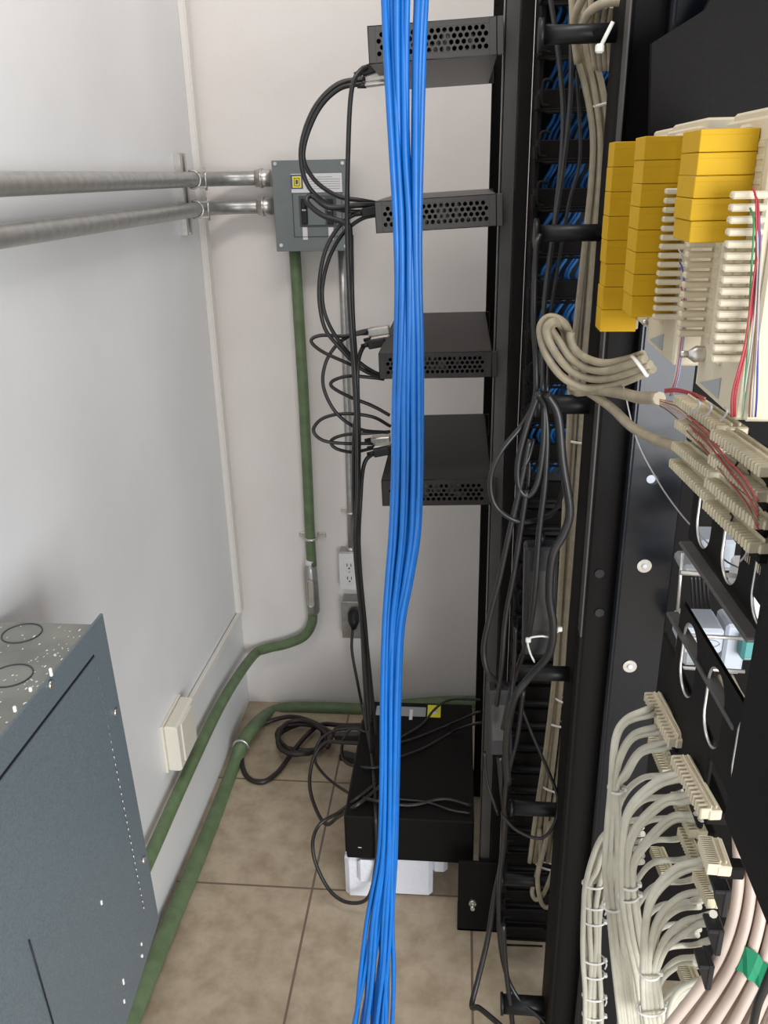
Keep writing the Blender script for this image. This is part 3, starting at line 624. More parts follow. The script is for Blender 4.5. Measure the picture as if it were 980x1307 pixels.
# ------------------------------------------------------------------ connection blocks with yellow modules
def block(Yn, Yf, ztop, zbot, zt_m, zb_m, nmod, Ym0, Ym1, label, xb_=.2, xm_=.16, depth=.09):
    t = thing('connection_block', label, 'connection block', V((xb_, (Yn+Yf)/2, zbot)), 'cream connection blocks')
    q = MB(); q.frame(V((0, 0, 0)), ax_, ay_, az_, xb_+.006, xb_+depth, Yn, Yf, zbot, ztop, .002)
    q.frame(V((0, 0, 0)), ax_, ay_, az_, xb_, xb_+.01, Yn+.004, Yf-.004, zbot, ztop-.006, .002)
    q.frame(V((0, 0, 0)), ax_, ay_, az_, xb_-.004, xb_+.004, (Yn+Yf)/2-.010, (Yn+Yf)/2+.010, zbot+.03, ztop-.01, .002)
    q.build('base', M['cream'], t)
    for yy, nm in ((Yn+.008, 'near_comb'), (Yf-.010, 'far_comb')):
        q = MB(); z = zbot+.045; k = 0
        while z < ztop-.052:
            q.frame(V((0, 0, 0)), ax_, ay_, az_, xb_-.021, xb_+.004, yy-.0042, yy+.0042, z-.0025, z+.0025, .0012); z += .0078; k += 1
        q.build(nm, M['cream'], t)
    for ya, yb in ((Yn+.016, Yn+.030), (Yf-.030, Yf-.018)):
        q = MB(); z = zbot+.045; q.box((xb_-.0006, ya-.001, zbot+.04), (xb_+.001, yb+.001, ztop-.02))
        while z < ztop-.02: q.box((xb_-.0012, ya, z-.0018), (xb_+.001, yb, z+.0018)); z += .0078
        q.build('slot_row', M['krone'], t)
    q = MB(); v1 = V((xb_-.001, Yf-.02, zbot+.006)); v2 = V((xb_-.001, Yn+.045, zbot+.006)); v3 = V((xb_-.001, Yn+.045, zbot+.022))
    q.add([v1, v2, v3, v1+V((.003, 0, 0)), v2+V((.003, 0, 0)), v3+V((.003, 0, 0))], [(0, 1, 2), (3, 5, 4), (0, 3, 4, 1), (1, 4, 5, 2), (2, 5, 3, 0)]); q.build('gusset_recess', M['labelgrey'], t)
    q = MB(); q.tube([V((xb_+.03, Yn-.001, ztop-.012)), V((xb_+.03, Yn+.001, ztop-.012))], .003, 10); q.build('screw_slot', M['dark'], t)
    h = (zt_m-zb_m)/nmod
    for k in range(nmod):
        dx = random.uniform(-.0008, .0008); q = MB()
        q.frame(V((0, 0, 0)), ax_, ay_, az_, xm_+dx, xb_-.0005, Ym0, Ym1, zb_m+k*h+.0002, zb_m+(k+1)*h-.0002, .0005)
        mo = q.build('yellow_module', M['yellow'], t)
        q = MB(); q.box((xm_+dx+.0006, Ym0-.0002, zb_m+k*h+h*.72), (xb_-.007, Ym0+.0006, zb_m+k*h+h*.72+.0004)); q.build('seam', M['yellow'], mo)
    q = MB(); q.box((xb_-.003, Ym0+.004, zb_m+.002), (xb_+.003, Ym1-.004, zt_m-.002)); q.build('contact_row', M['krone'], t)
    return t
mX = .16
def yX(px, py, x): return aX(px, py, x).y
n3, f3 = yX(940, 527, .2), yX(885, 490, .2); zb3 = aX(885, 490, .2).z
block(n3, f3, 1.688, zb3, aX(890, 165, mX).z, aX(880, 311, mX).z, 5, yX(890, 200, mX), yX(868, 200, mX), 'nearest cream connection block with short column of five yellow modules', xm_=mX)
n2, f2 = yX(858, 467, .2), yX(824, 436, .2); zb2 = aX(824, 436, .2).z
block(n2, f2, 1.690, zb2, aX(822, 174, mX).z, aX(800, 402, mX).z, 8, yX(822, 200, mX), yX(810, 200, mX), 'middle cream connection block with tall column of yellow modules', xm_=mX)
n1_, f1 = yX(822, 428, .2), yX(806, 404, .2); zb1 = aX(806, 404, .2).z
block(n1_, f1, 1.688, zb1, aX(778, 182, mX).z, aX(760, 417, mX).z, 8, yX(783, 200, mX), yX(776, 200, mX), 'farthest cream connection block with yellow modules beside cable spool', xm_=mX)
# wires on the nearest block
def wire(pts, col, label, r=.0007, group='thin wires on the connection blocks'):
    return single('thin_wire', MB().tube(pc(pts, 6), r, 5), M[col], label, 'wire', group)
yw = n3-.006
for i, (col, x0_, x1_, x2_) in enumerate((('red', 965, 963, 935), ('red', 968, 965, 940), ('wblue', 969, 968, 966), ('wgreen', 962, 958, 950), ('wgrey', 966, 966, 950), ('wbrown', 970, 968, 958), ('wgrey', 971, 969, 962), ('red', 967, 961, 938))):
    wire([(x0_-5, 238+i*9, yw+.004), (x0_, 262+i*8, yw), (x1_, 360, yw-.001*i*.6), (lerp(x1_, x2_, .45), 440, yw-.002), (x2_, 500, yw-.003), (x2_-2, 532, yw)], col, {'red': 'thin red wire running down side of nearest connection block', 'wblue': 'thin blue wire running down side of nearest connection block', 'wgreen': 'thin green wire running down side of nearest connection block', 'wgrey': 'thin grey wire running down side of nearest connection block', 'wbrown': 'thin brown wire running down side of nearest connection block'}[col])
for i, col in enumerate(('wgrey', 'wblue', 'wgrey', 'red', 'wbrown', 'wgrey')):
    wire([(866+i*1.0, 318+i*16, n2-.004), (872, 335+i*14, n2-.008), (876-i*.4, 400, n2-.008), (872-i, 440, n2-.008), (866-i, 480, n2-.006), (858-i, 505, n2)], col, 'thin %s wire between middle and nearest connection blocks' % {'wgrey': 'grey', 'wblue': 'blue', 'red': 'red', 'wbrown': 'brown'}[col])
for i in range(3):
    wire([(848, 497+i*2, .80), (862, 496+i*2, .79), (880, 500+i*2, .77), (900, 508+i*3, .74)], 'red', 'thin red wire reaching from thick beige cable end over the top strips')
for i in range(5):
    wire([(842, 510+i*2, .86), (852, 512+i*3, .84), (864, 514+i*5, .80), (876, 522+i*6, .77)], ('worange', 'wbrown', 'worange', 'wgrey', 'wbrown')[i], 'thin bare-ended wire fanning from cut end of thick beige cable', )
for nn_, (bx, by, bY) in enumerate(((834, 411, n1_-.005), (887, 452, f3-.02))):
    q = MB(); a = aY(bx, by, bY)
    q.tube([a+V((.012, 0, 0)), a, a-V((.006, 0, 0))], [.006, .007, .003], 8)
    q.tube([a-V((.006, 0, 0)), a-V((.012, 0, 0))], [.003, .003], 6)
    single('mounting_bolt', q, M['zinc'], ('steel bolt under farthest connection block beside yellow modules', 'steel bolt between middle and nearest connection blocks')[nn_], 'bolt')

# ------------------------------------------------------------------ connector strips
def strip(A, B, w_, h_, label, group, teeth=15, tl=.006, wires=0, material='krone'):
    A = V(A); B = V(B); d = (B-A); L = d.length; d.normalize(); s = d.cross(az_).normalized()
    if s.x > 0: s = -s                      # s points to the teeth side (-x)
    u_ = az_
    t = thing('connector_strip', label, 'connector strip', (A+B)/2-az_*h_, group)
    q = MB(); q.frame(A, d, s, u_, 0, L, -w_, -.001, -h_, 0, .0012); q.frame(A, d, s, u_, .003, L-.003, -w_*.72, -w_*.60, -.001, .003, .0008); q.frame(A, d, s, u_, .003, L-.003, -w_*.36, -w_*.26, -.001, .003, .0008)
    q.build('body', M[material], t)
    q = MB(); p_ = L/teeth
    for k in range(teeth): q.frame(A, d, s, u_, k*p_+p_*.22, (k+1)*p_-p_*.22, -.004, tl, -h_*.95, .0012, .0010)
    q.build('comb', M[material], t)
    q = MB(); q.box(((A.x+B.x)/2+w_*.5, min(A.y, B.y)+.01, A.z-h_-.012), ((A.x+B.x)/2+w_*.5+.02, max(A.y, B.y)-.01, A.z-h_)); q.build('mounting_foot', M['matte'], t)
    return t
gU = 'cream connector strips under the connection blocks'
ups = [((868, 505), (926, 546), 'topmost cream connector strip, tangled wires over it'), ((869, 536), (921, 573), 'second cream strip down in far column'), ((865, 564), (917, 605), 'third cream strip down in far column, thick beige cable at its end'), ((862, 586), (912, 634), 'lowest cream strip in far column above round cable rings'),
       ((916, 549), (982, 598), 'top cream strip of near column beside black cover'), ((913, 580), (978, 630), 'second cream strip of near column with reddish wires above'), ((908, 610), (974, 665), 'third cream strip of near column'), ((906, 638), (968, 696), 'lowest cream strip of near column above middle cable ring'),
       ((975, 604), (1030, 645), 'cream strip at right edge, uppermost, mostly behind black cover'), ((971, 638), (1028, 682), 'cream strip at right edge, second down, mostly behind black cover'), ((966, 672), (1024, 720), 'cream strip at right edge, third down, mostly behind black cover'), ((961, 704), (1010, 750), 'cream strip at right edge, lowest, above white box')]
for (a, b_, lb_) in ups:
    A = aX(a[0], a[1], .2); B = aZ(b_[0], b_[1], A.z)
    if a[0] > 950: A = aX(a[0], a[1], .225); B = aZ(b_[0], b_[1], A.z)
    strip(A, B, .019, .0075, lb_, gU, teeth=17, tl=.0065)
# brown-red wires between strips
for i in range(7):
    y0 = 535+random.uniform(-6, 40); o_ = random.uniform(-4, 4)
    wire([(880+o_, 530+i*4, .72), (905+o_, 552+i*5, .66), (930+o_, 585+i*5, .60), (950+o_, 606+i*6, .565), (968, 640+i*6, .54)], ('red', 'wbrown', 'wbrown')[i % 3], 'thin reddish wire woven between the cream connector strips', .0007, 'wires between connector strips')
for i in range(8):
    px, py = ((932, 655), (945, 668), (955, 600), (940, 582), (925, 520), (905, 515), (890, 510), (950, 700))[i]
    wire([(px, py, .60), (px+3, py+5, .595), (px-1, py+12, .60), (px-6, py+17, .605)], ('dark' if i < 4 else 'wgrey'), 'short stray %s wire end on the connector strips' % ('dark' if i < 4 else 'grey'), .0009, 'stray wire ends')
cord([(795, 490, 1.0), (812, 560, .97), (840, 615, .92), (868, 655, .85), (900, 690, .75), (925, 715, .68), (950, 727, .64), (972, 730, .62)], .0008, 'single thin grey wire drooping below the cream strips to right', 'wgrey', 'thin_wire')

# black rails carrying the strips, horizontal bars, ring plates
def railbar(p, q_, w_, h_, label, material='rackgrey', yA=None, yB=None, name='rack_bar'):
    A = aX(p[0], p[1], .2) if yA is None else aY(p[0], p[1], yA); B = aZ(q_[0], q_[1], A.z) if yB is None else aY(q_[0], q_[1], yB)
    d = (B-A); L = d.length; d.normalize(); s = d.cross(az_).normalized(); s = s if s.x > 0 else -s; u_ = d.cross(s); u_ = u_ if u_.z > 0 else -u_
    m_ = MB(); m_.frame(A, d, s, u_, 0, L, 0, w_, -h_, 0, .0012)
    return single(name, m_, M[material], label, 'rack bar')
railbar((866, 690), (952, 815), .012, .004, 'upper flat grey-brown rack bar slanting toward black cover', 'rackgrey')
railbar((850, 780), (934, 928), .012, .004, 'lower flat grey-brown rack bar slanting toward black cover', 'rackgrey')
def ringplate(A, B, z0, z1, holes, label, bars=True):
    # vertical black plate from A to B (xy), oval openings
    A = V((A.x, A.y, 0)); B = V((B.x, B.y, 0)); d = B-A; L = d.length; d.normalize(); s = d.cross(az_).normalized(); s = s if s.x < 0 else -s
    t = thing('ring_plate', label, 'cable ring plate', A+V((0, 0, z0)))
    m_ = MB(); n_ = 24; cw = L/holes
    for k in range(holes):
        cx = (k+.5)*cw; cz = (z0+z1)/2; rx_ = cw*.30; hz = (z1-z0)*.5; rz_ = hz*.84
        inn = []; out = []
        for j in range(n_):
            an = 2*math.pi*(j+.5)/n_; c_, s_ = math.cos(an), math.sin(an)
            stadium = V((rx_*c_, 0, 0)); ez = (rz_-rx_)*(1 if s_ > 0 else -1)+rx_*s_
            inn.append(A+d*(cx+rx_*c_)+az_*(cz+ez))
            g = min(cw/2/abs(c_), hz/abs(s_)); out.append(A+d*(cx+c_*g)+az_*(cz+s_*g))
        cor = []
        m_.add(inn+out, [(j, (j+1) % n_, n_+(j+1) % n_, n_+j) for j in range(n_)])
        m_.add([p-s*.003 for p in inn+out], [(j, n_+j, n_+(j+1) % n_, (j+1) % n_) for j in range(n_)])
        for sx in (-1, 1):
            for sz in (-1, 1):
                c0 = A+d*(cx+sx*cw/2)+az_*(cz+sz*hz); best = sorted(range(n_), key=lambda j: (out[j]-c0).length)[:2]
                m_.add([c0, out[best[0]], out[best[1]]], [(0, 1, 2)]); m_.add([c0-s*.003, out[best[0]]-s*.003, out[best[1]]-s*.003], [(0, 1, 2)])
        r_ = MB(); r_.tube([p-s*.0015 for p in inn], .0013, 6, closed=True); r_.build('ring_lining', M['zinc'] if bars else M['matte'], t)
    m_.build('plate', M['matte'], t)
    return t
A = aX(884, 640, .215); B = aX(968, 742, .215); za = aX(900, 712, .215).z; 
ringplate(A, V((.222, B.y-.03, 0)), za-.006, za+.075, 3, 'black plate with three bright-edged oval cable openings under the upper strips')
A = aX(862, 828, .205); B = aX(944, 960, .205); zb_ = aX(872, 892, .205).z
ringplate(A, V((.213, B.y-.03, 0)), zb_-.006, zb_+.078, 3, 'black plate with three bright-edged oval cable openings beside lower strips')
# sloping dark rail behind the lower strips
A = aX(838, 862, .225); 
q = MB(); y0 = aX(845, 880, .215).y; y1 = aX(945, 1110, .215).y; zc_ = aX(860, 900, .215).z
q.frame(V((0, 0, 0)), ax_, ay_, az_, .214, .219, .60, y0+.02, zc_-.05, zc_+.045, .002)
single('rack_bar', q, M['matte'], 'wide black mounting rail behind lower connector strips', 'rack bar')

# black cover in front of the right rack
Yc0 = aX(970, 732, .2).y
yv = .515; zt_ = 1.478; zb_ = aX(925, 1050, .201).z
q = MB(); q.frame(V((0, 0, 0)), ax_, ay_, az_, .201, .212, .05, .515, zb_, 1.475, .002)
q.frame(V((0, 0, 0)), ax_, ay_, az_, .222, .232, .05, .60, 1.35, aZ(980, 528, 1.47).z-.0, .002)
single('cover_panel', q, M['matte'], 'big matte black cover panel at right edge of frame', 'panel')

# pale devices, boxes standing in for window light, and rods behind
def dev(px0, py0, px1, py1, y, d, mt_, label, name, cat='device', logo=False):
    a = aY(px0, py0, y); b_ = aY(px1, py1, y); t = thing(name, label, cat, V(((a.x+b_.x)/2, y+d/2, b_.z)))
    m_ = MB(); m_.frame(V((0, 0, 0)), ax_, ay_, az_, min(a.x, b_.x), max(a.x, b_.x), y, y+d, b_.z, a.z, .004); m_.build('case', M[mt_], t)
    if logo:
        c = lerp(a, b_, .55); m_ = MB(); m_.tube([V((c.x+.018*math.cos(2*math.pi*k/20), y-.0005, c.z+.006*math.sin(2*math.pi*k/20))) for k in range(20)], .0006, 5, closed=True)
        m_.box((c.x-.010, y-.0008, c.z-.0012), (c.x+.008, y+.0004, c.z+.0012)); m_.build('oval_logo', M['ink'], t)
    else:
        m_ = MB(); m_.box((a.x+.004, y-.0008, b_.z+.004), (b_.x-.004, y+.0004, b_.z+.006)); m_.build('front_seam', M['labelgrey'], t)
    return t
dev(874, 803, 921, 836, .98, .06, 'device', 'pale flat device with oval mark seen behind lower rack bar', 'small_box', logo=True)
dev(928, 798, 946, 862, 1.02, .05, 'device', 'upright bluish-white box standing in for window brightness behind black cover edge', 'small_box')  # window brightness beyond, put into a bluish-white box
dev(950, 815, 962, 845, 1.0, .05, 'teal', 'small teal item behind white box at right', 'small_box')
dev(874, 830, 920, 852, 1.05, .05, 'labelgrey', 'dim grey device below pale one with oval mark', 'small_box')
dev(952, 735, 974, 795, .9, .06, 'white', 'bright white box standing in for window light beside right edge behind cover', 'small_box')  # white box stands in for window light past the cover
dev(895, 690, 935, 730, 1.0, .05, 'device', 'pale device seen through upper oval openings', 'small_box')
dev(872, 722, 893, 735, 1.0, .05, 'labelgrey', 'grey metal shelf end behind the upper rack bar', 'small_box')
def rod(p, q_, y, r, label):
    return single('steel_rod', MB().tube([aY(*p, y), aY(*q_, y)], r, 10), M['zinc'], label, 'rod')
rod((866, 810), (950, 815), .93, .0025, 'shiny horizontal steel rod in front of pale device')
rod((868, 852), (950, 857), .93, .0025, 'shiny horizontal steel rod below pale device')
rod((868, 731), (940, 735), .93, .003, 'shiny horizontal steel rod behind upper rack bar')
for k in range(5): cord([(882+k*5, 735, 1.1), (884+k*5, 765, 1.1), (886+k*6, 800, 1.1)], .002, 'dark cable hanging behind the upper rack bar', 'cord', group='dark cables behind the rack bars')
for k in range(4): cord([(918+k*5, 862, 1.0), (930+k*5, 885, .97), (945+k*5, 905, .94)], .0028, 'beige cable behind lower rack bar', 'beige', group='beige cables behind lower rack bar', name='beige_cable')
rod((871, 705), (864, 785), 1.0, .0022, 'thin upright steel rod at edge of glossy rack post')

# ------------------------------------------------------------------ lower connector strips and grey cables
gL = 'cream connector strips with grey cables'
los = [((829, 883), (862, 945), 'uppermost lower cream strip with three pairs of grey cables'), ((864, 963), (904, 1036), 'second lower cream strip, longest, beside black rail'), ((901, 1067), (914, 1106), 'third lower cream strip, short one near pink cables'),
       ((842, 915), (868, 985), 'cream strip tucked behind the uppermost lower strip'), ((833, 940), (852, 985), 'innermost cream strip behind the uppermost lower strip'), ((862, 1010), (888, 1062), 'cream strip tucked behind second lower strip'), ((872, 1055), (896, 1110), 'cream strip behind third lower strip'), ((892, 1110), (912, 1150), 'cream strip just left of black bracket near pink cables'), ((872, 1232), (886, 1265), 'lowest cream strip above bottom grey cables'), ((835, 1080), (850, 1115), 'deep cream strip between grey cable groups')]
offs = [.2, .2, .2, .222, .235, .222, .222, .215, .235, .25]
for (a, b_, lb_), xo_ in zip(los, offs):
    A = aX(a[0], a[1], xo_); B = aZ(b_[0], b_[1], A.z+.001); 
    strip(A, B, .012, .010, lb_, gL, teeth=14, tl=.006, material='cream' if xo_ <= .2 else 'krone')
for nn_, (px, py) in enumerate(((922, 1130), (914, 1180), (902, 1225))):
    p = aX(px, py, .215); q = MB(); q.box((p.x-.002, p.y-.012, p.z-.022), (p.x+.003, p.y+.010, p.z+.006)); q.box((p.x-.010, p.y-.012, p.z+.002), (p.x-.001, p.y+.006, p.z+.006))
    single('small_bracket', q, M['blk'], ('upper', 'middle', 'lowest')[nn_]+' small black bracket left of pink cables', 'bracket')
def gcable(pts, label, group, r=.0033, m_='gcab', name='grey_cable'):
    pts = [(p[0]+random.uniform(-.8, .8), p[1]+random.uniform(-.8, .8), p[2]) for p in pts]
    return single(name, MB().tube(pc(pts, 6), r, 8), M[m_], label, 'cable', group)
g1 = 'grey cables from the uppermost lower strip'
YA = .72
def under(px, py, x): return (px, py, aX(px, py, x).y)
for i in range(6):
    s = ((832, 903), (836, 910), (842, 925), (846, 931), (852, 944), (857, 951))[i]; u = (0, .10, .45, .55, .9, 1)[i]
    P = [under(s[0]+6, s[1]-1, .212), (s[0]-6, s[1]+3, YA-.01), (lerp(798, 818, u), lerp(918, 962, u), YA), (lerp(784, 799, u), lerp(945, 990, u), YA), (779+i*2.0, 1005, YA+.007*(i % 2)), (775+i*3.0, 1055, YA+.007*(i % 2)), (772+i*3.6, 1110, YA), (776+i*3.2, 1160, YA+.007*(i % 2)), (783+i*3.4, 1230, YA), (792+i*4, 1315, YA)]
    gcable(P, 'light grey cable in the %s pair leaving the uppermost lower strip' % ('topmost', 'middle', 'lowest')[i//2], g1)
g2 = 'grey cables from the second lower strip'
YB2 = .68
for i in range(6):
    s = ((866, 988), (869, 995), (877, 1014), (881, 1021), (889, 1038), (893, 1045))[i]; u = (0, .1, .45, .55, .9, 1)[i]
    P = [under(s[0]+8, s[1]-1, .212), (s[0]-10, s[1]+2, .65), (lerp(835, 858, u), lerp(999, 1048, u), .66), (lerp(806, 826, u), lerp(1026, 1078, u), .67), (lerp(795, 809, u), lerp(1062, 1105, u), YB2), (794+i*3.4, 1140, YB2+.008*(i % 2)), (800+i*3.8, 1195, YB2+.008*(i % 2)), (812+i*3.8, 1250, YB2), (822+i*4, 1315, YB2+.006*(i % 2))]
    gcable(P, 'light grey cable in the %s pair leaving the second lower strip' % ('topmost', 'middle', 'lowest')[i//2], g2)
g3 = 'grey cables from the third lower strip'
YC2 = .62
for i in range(5):
    s = ((905, 1096), (908, 1102), (910, 1133), (906, 1167), (902, 1178))[i]; u = (0, .1, .45, .85, 1)[i]
    P = [under(s[0]+5, s[1]-1, .212), (s[0]-12, s[1]+3, .60), (lerp(862, 874, u), lerp(1108, 1190, u), .61), (lerp(832, 852, u), lerp(1140, 1208, u), .615), (lerp(822, 840, u), lerp(1185, 1232, u), YC2), (820+i*4.4, 1245, YC2), (822+i*5.4, 1290, YC2), (828+i*5.4, 1320, YC2)]
    gcable(P, 'light grey cable from third lower strip to bottom bundle, %s one' % ('topmost', 'second', 'third', 'fourth', 'lowest')[i], g3)
g4 = 'grey cables in the left bundle'
for i in range(7):
    y0 = 1042+i*9; e = .007*(i % 2); P = [(820, y0+4, .82+e), (795, y0+8, .85+e), (770+i*1, y0+24, .87+e), (756+i*2.4, y0+52, .87+e)]+[(746+i*3.3+1.6*math.sin(q_*.03+i), q_, .87-.03*(q_-1120)/200+e) for q_ in range(1130, 1330, 33) if q_ > y0+60]
    gcable(P, 'grey cable in leftmost tied bundle beside black rack post', g4, .0036)
g5 = 'dim grey cables behind main bundle'
for i in range(10):
    y0 = 985+i*27; P = [under(868+i*5, y0-2, .24), under(858+i*5, y0+2, .236), (845+i*5, y0+5, .74), (820+i*4, y0+8, .75), (800+i*4, y0+25, .76), (788+i*4, y0+55, .77), (786+i*5, y0+110, .77), (796+i*5, y0+190, .77), (800+i*5, max(y0+250, 1318), .77)]
    gcable(P, 'shaded grey cable looping behind the main tied bundle', g5)
g6 = 'dim grey cables at bottom right loops'
for i in range(8):
    y0 = 1150+(i//2)*36+(i % 2)*7; P = [(895-i*1.5, y0, .66), (865, y0+4, .68), (845, y0+22, .70), (836, y0+55, .71), (838+i*2, y0+110, .71), (842+i*3, y0+190, .71)]
    gcable(P, 'shaded grey cable curving down behind bottom bundle', g6)
for i in range(3):
    P = [(896, 1250+i*5, .6), (868, 1262+i*5, .6), (856, 1285+i*4, .6), (850, 1320, .6)]
    gcable(P, 'grey cable curving at very bottom beside pink cables', 'grey cables at the very bottom', .003)

def tie(px0, px1, py, Y, label, dy=0, tail=None, r=.0011, thick=.018, mt_='tie'):
    a = aY(px0, py, Y); b_ = aY(px1, py+dy, Y); c = (a+b_)/2; h = (b_-a)/2; P = []
    for k in range(20):
        an = 2*math.pi*k/20; P.append(c+h*math.cos(an)+V((0, -math.sin(an)*thick*.5, 0)))
    t = thing('cable_tie', label, 'cable tie', c)
    MB().tube(P, r, 6, closed=True, flat=1.7).build('strap', M[mt_], t)
    hd = MB(); hp = b_ + V((0, -.002, 0)); hd.frame(hp, ax_, ay_, az_, -.0028, .0028, -.002, .004, -.0025, .0025, .001); hd.build('head', M[mt_], t)
    if tail:
        q = MB(); q.tube(pc(tail, 4), .0011, 5); q.build('tail', M[mt_], t)
    return t
tie(776, 796, 1006, YA+.004, 'cable tie around grey cables just below uppermost lower strip')
tie(769, 792, 1155, YA+.004, 'cable tie round main grey bundle lower down', 2)
tie(791, 815, 1128, YB2+.004, 'upper of two ties on the second strip bundle')
tie(790, 816, 1145, YB2+.004, 'lower of two ties on the second strip bundle', -4)
tie(816, 842, 1241, YC2, 'cable tie on bottom grey bundle, upper')
tie(812, 850, 1288, YC2, 'cable tie on bottom grey bundle, lowest', -3)
for k, (py, lb_) in enumerate(((1127, 'topmost'), (1154, 'second'), (1174, 'third'), (1223, 'fourth'), (1242, 'fifth'), (1270, 'sixth'), (1294, 'lowest'))):
    tie(743, 772, py, .8735-.03*(py-1120)/200, lb_+' cable tie down the leftmost grey bundle', 2, tail=[(770, py+2, .85), (774, py+8, .84), (772, py+14, .84)] if k % 2 else None)

# ------------------------------------------------------------------ pink cables with green tape
def pk(k):
    u = k/9.0
    c0 = [(944, 1000), (941, 1060), (942, 1130), (928, 1195), (900, 1250), (838, 1330)]
    c1 = [(1010, 1060), (1014, 1120), (1012, 1180), (1000, 1235), (985, 1275), (960, 1340)]
    ys_ = (.60, .58, .56, .545, .54, .53)
    return [(lerp(a[0], b_[0], u), lerp(a[1], b_[1], u), y_-.012*u+(.010 if k % 2 else 0)) for a, b_, y_ in zip(c0, c1, ys_)]
for k in range(11):
    single('pink_cable', MB().tube(pc(pk(k), 8), .0046, 10), M['pink'], 'thick pinkish cream cable left of the green tape' if k < 3 else 'thick pinkish cream cable held under the green tape', 'cable', 'pinkish cables in green-taped bundle')
tp = []
for s_, lst in ((0, []), (1, [])): pass
c_in = [pc(pk(k), 8) for k in range(11)]
def pix(p): c = R.transposed() @ (p-EYE); return V((PP[0]+FPX*c.x/-c.z, PP[1]-FPX*c.y/-c.z))
rows_ = []
for (ta, tb_) in (((931, 1200), (990, 1246)), ((926, 1213), (983, 1261)), ((921, 1226), (976, 1275))):
    cen_ = []
    for k in range(3, 11):
        tg = V(ta).lerp(V(tb_), (k-3)/7); cen_.append(min(c_in[k], key=lambda p: (pix(p)-tg).length))
    ds_ = [(p-EYE).length for p in cen_]; fr_ = []
    for j, p in enumerate(cen_):
        dm = min(ds_[max(0, j-1):j+2]); fr_.append(EYE+(p-EYE).normalized()*(dm-.0068))
    e0 = fr_[0]+(fr_[0]-fr_[1]).normalized()*.006+(fr_[0]-EYE).normalized()*.004
    bk = [p+(p-EYE).normalized()*.030 for p in fr_][::-1]
    rows_.append([e0]+fr_+bk)
q = MB(); n_ = len(rows_[0]); q.add([p for r_ in rows_ for p in r_], [(a*n_+j, a*n_+(j+1) % n_, (a+1)*n_+(j+1) % n_, (a+1)*n_+j) for a in range(2) for j in range(n_)])
single('green_tape', q, M['tape'], 'band of green tape wrapped around the pinkish cables', 'tape')
cord([(990, 1225, .50), (975, 1262, .5), (966, 1285, .5), (958, 1325, .5)], .0035, 'dark bluish cable at bottom right corner over pink cables', 'cord')

# ------------------------------------------------------------------ beige cables in the manager
gb = 'beige cables running down the cable manager'
prof = [(-10, 742), (60, 745), (110, 757), (170, 766), (230, 766), (300, 760), (400, 750), (480, 743), (540, 740), (600, 735), (700, 729), (800, 722), (860, 719), (950, 710), (1040, 698), (1100, 690)]
for k in range(5):
    P = []
    for (py, px) in prof: P.append((px-12+k*6.2+ (2*math.sin(py*.01+k)), py, 1.31+.006*(k % 2)+(.0 if py > 520 else 0)))
    gcable(P, ('leftmost', 'second from left', 'middle', 'second from right', 'rightmost')[k]+' beige cable of the tied vertical bundle between racks', gb, .0046, 'beige', 'beige_cable')
cord([(688, 1060, 1.30), (690, 1090, 1.30), (684, 1120, 1.30), (679, 1138, 1.29), (684, 1148, 1.285), (694, 1140, 1.28), (703, 1118, 1.28), (712, 1090, 1.29)], .0045, 'beige cable loop end, shorter one at bottom of bundle', 'beige', 'beige_cable')
cord([(702, 1050, 1.285), (694, 1085, 1.28), (686, 1120, 1.27), (690, 1150, 1.27), (698, 1158, 1.27), (706, 1150, 1.27), (714, 1110, 1.28), (718, 1060, 1.29)], .0045, 'beige cable loop end, longer one at bottom of bundle', 'beige', 'beige_cable')
for (x0_, x1_, py, dy, lb_) in ((758, 785, 137, -8, 'cable tie on beige bundle near top behind spool'), (727, 751, 562, 3, 'cable tie on beige bundle under the looped black cords'), (710, 730, 890, 8, 'cable tie on beige bundle, first below spool'), (702, 725, 922, 4, 'cable tie on beige bundle, second below spool'), (694, 719, 1003, 8, 'cable tie on beige bundle above thin curved lead'), (686, 714, 1102, 8, 'cable tie on beige bundle just above its loop ends')):
    tie(x0_-2, x1_+2, py, 1.313, lb_, dy, thick=.018, r=.0013)
q = MB(); a = aY(782, 28, 1.14); b_ = aY(765, 62, 1.14); q.tube([a, b_], .0026, 6); tt = thing('cable_tie', 'thick white cable tie hanging over the topmost spool', 'cable tie', b_); q.build('strap', M['tie'], tt)
q = MB(); q.frame(b_, ax_, ay_, az_, -.005, .005, -.004, .004, -.005, .005, .002); q.build('head', M['tie'], tt)
# top arching beige cables
gcable([(738, 80, 1.30), (733, 30, 1.28), (742, 0, 1.26), (760, -25, 1.24)], 'beige cable rising out of frame at top left of bundle', None, .0055, 'beige', 'beige_cable')
gcable([(742, 40, 1.24), (752, 16, 1.22), (775, 3, 1.2), (805, 5, 1.19), (840, 24, 1.18), (870, 50, 1.17)], 'beige cable arching over the topmost spool to black panel', None, .0058, 'beige', 'beige_cable')
gcable([(800, -25, 1.2), (825, -10, 1.19), (850, 6, 1.18), (866, 25, 1.17), (872, 50, 1.17)], 'outer beige cable bending down behind black panel top', None, .0062, 'beige', 'beige_cable')
for k in range(4): gcable([(757+k*8, 8, 1.24), (754+k*8, 20, 1.25), (753+k*8, 40, 1.27), (760+k*6, 90, 1.29)], 'short visible beige cable dropping behind topmost spool', 'beige cables behind topmost spool', .004, 'beige', 'beige_cable')
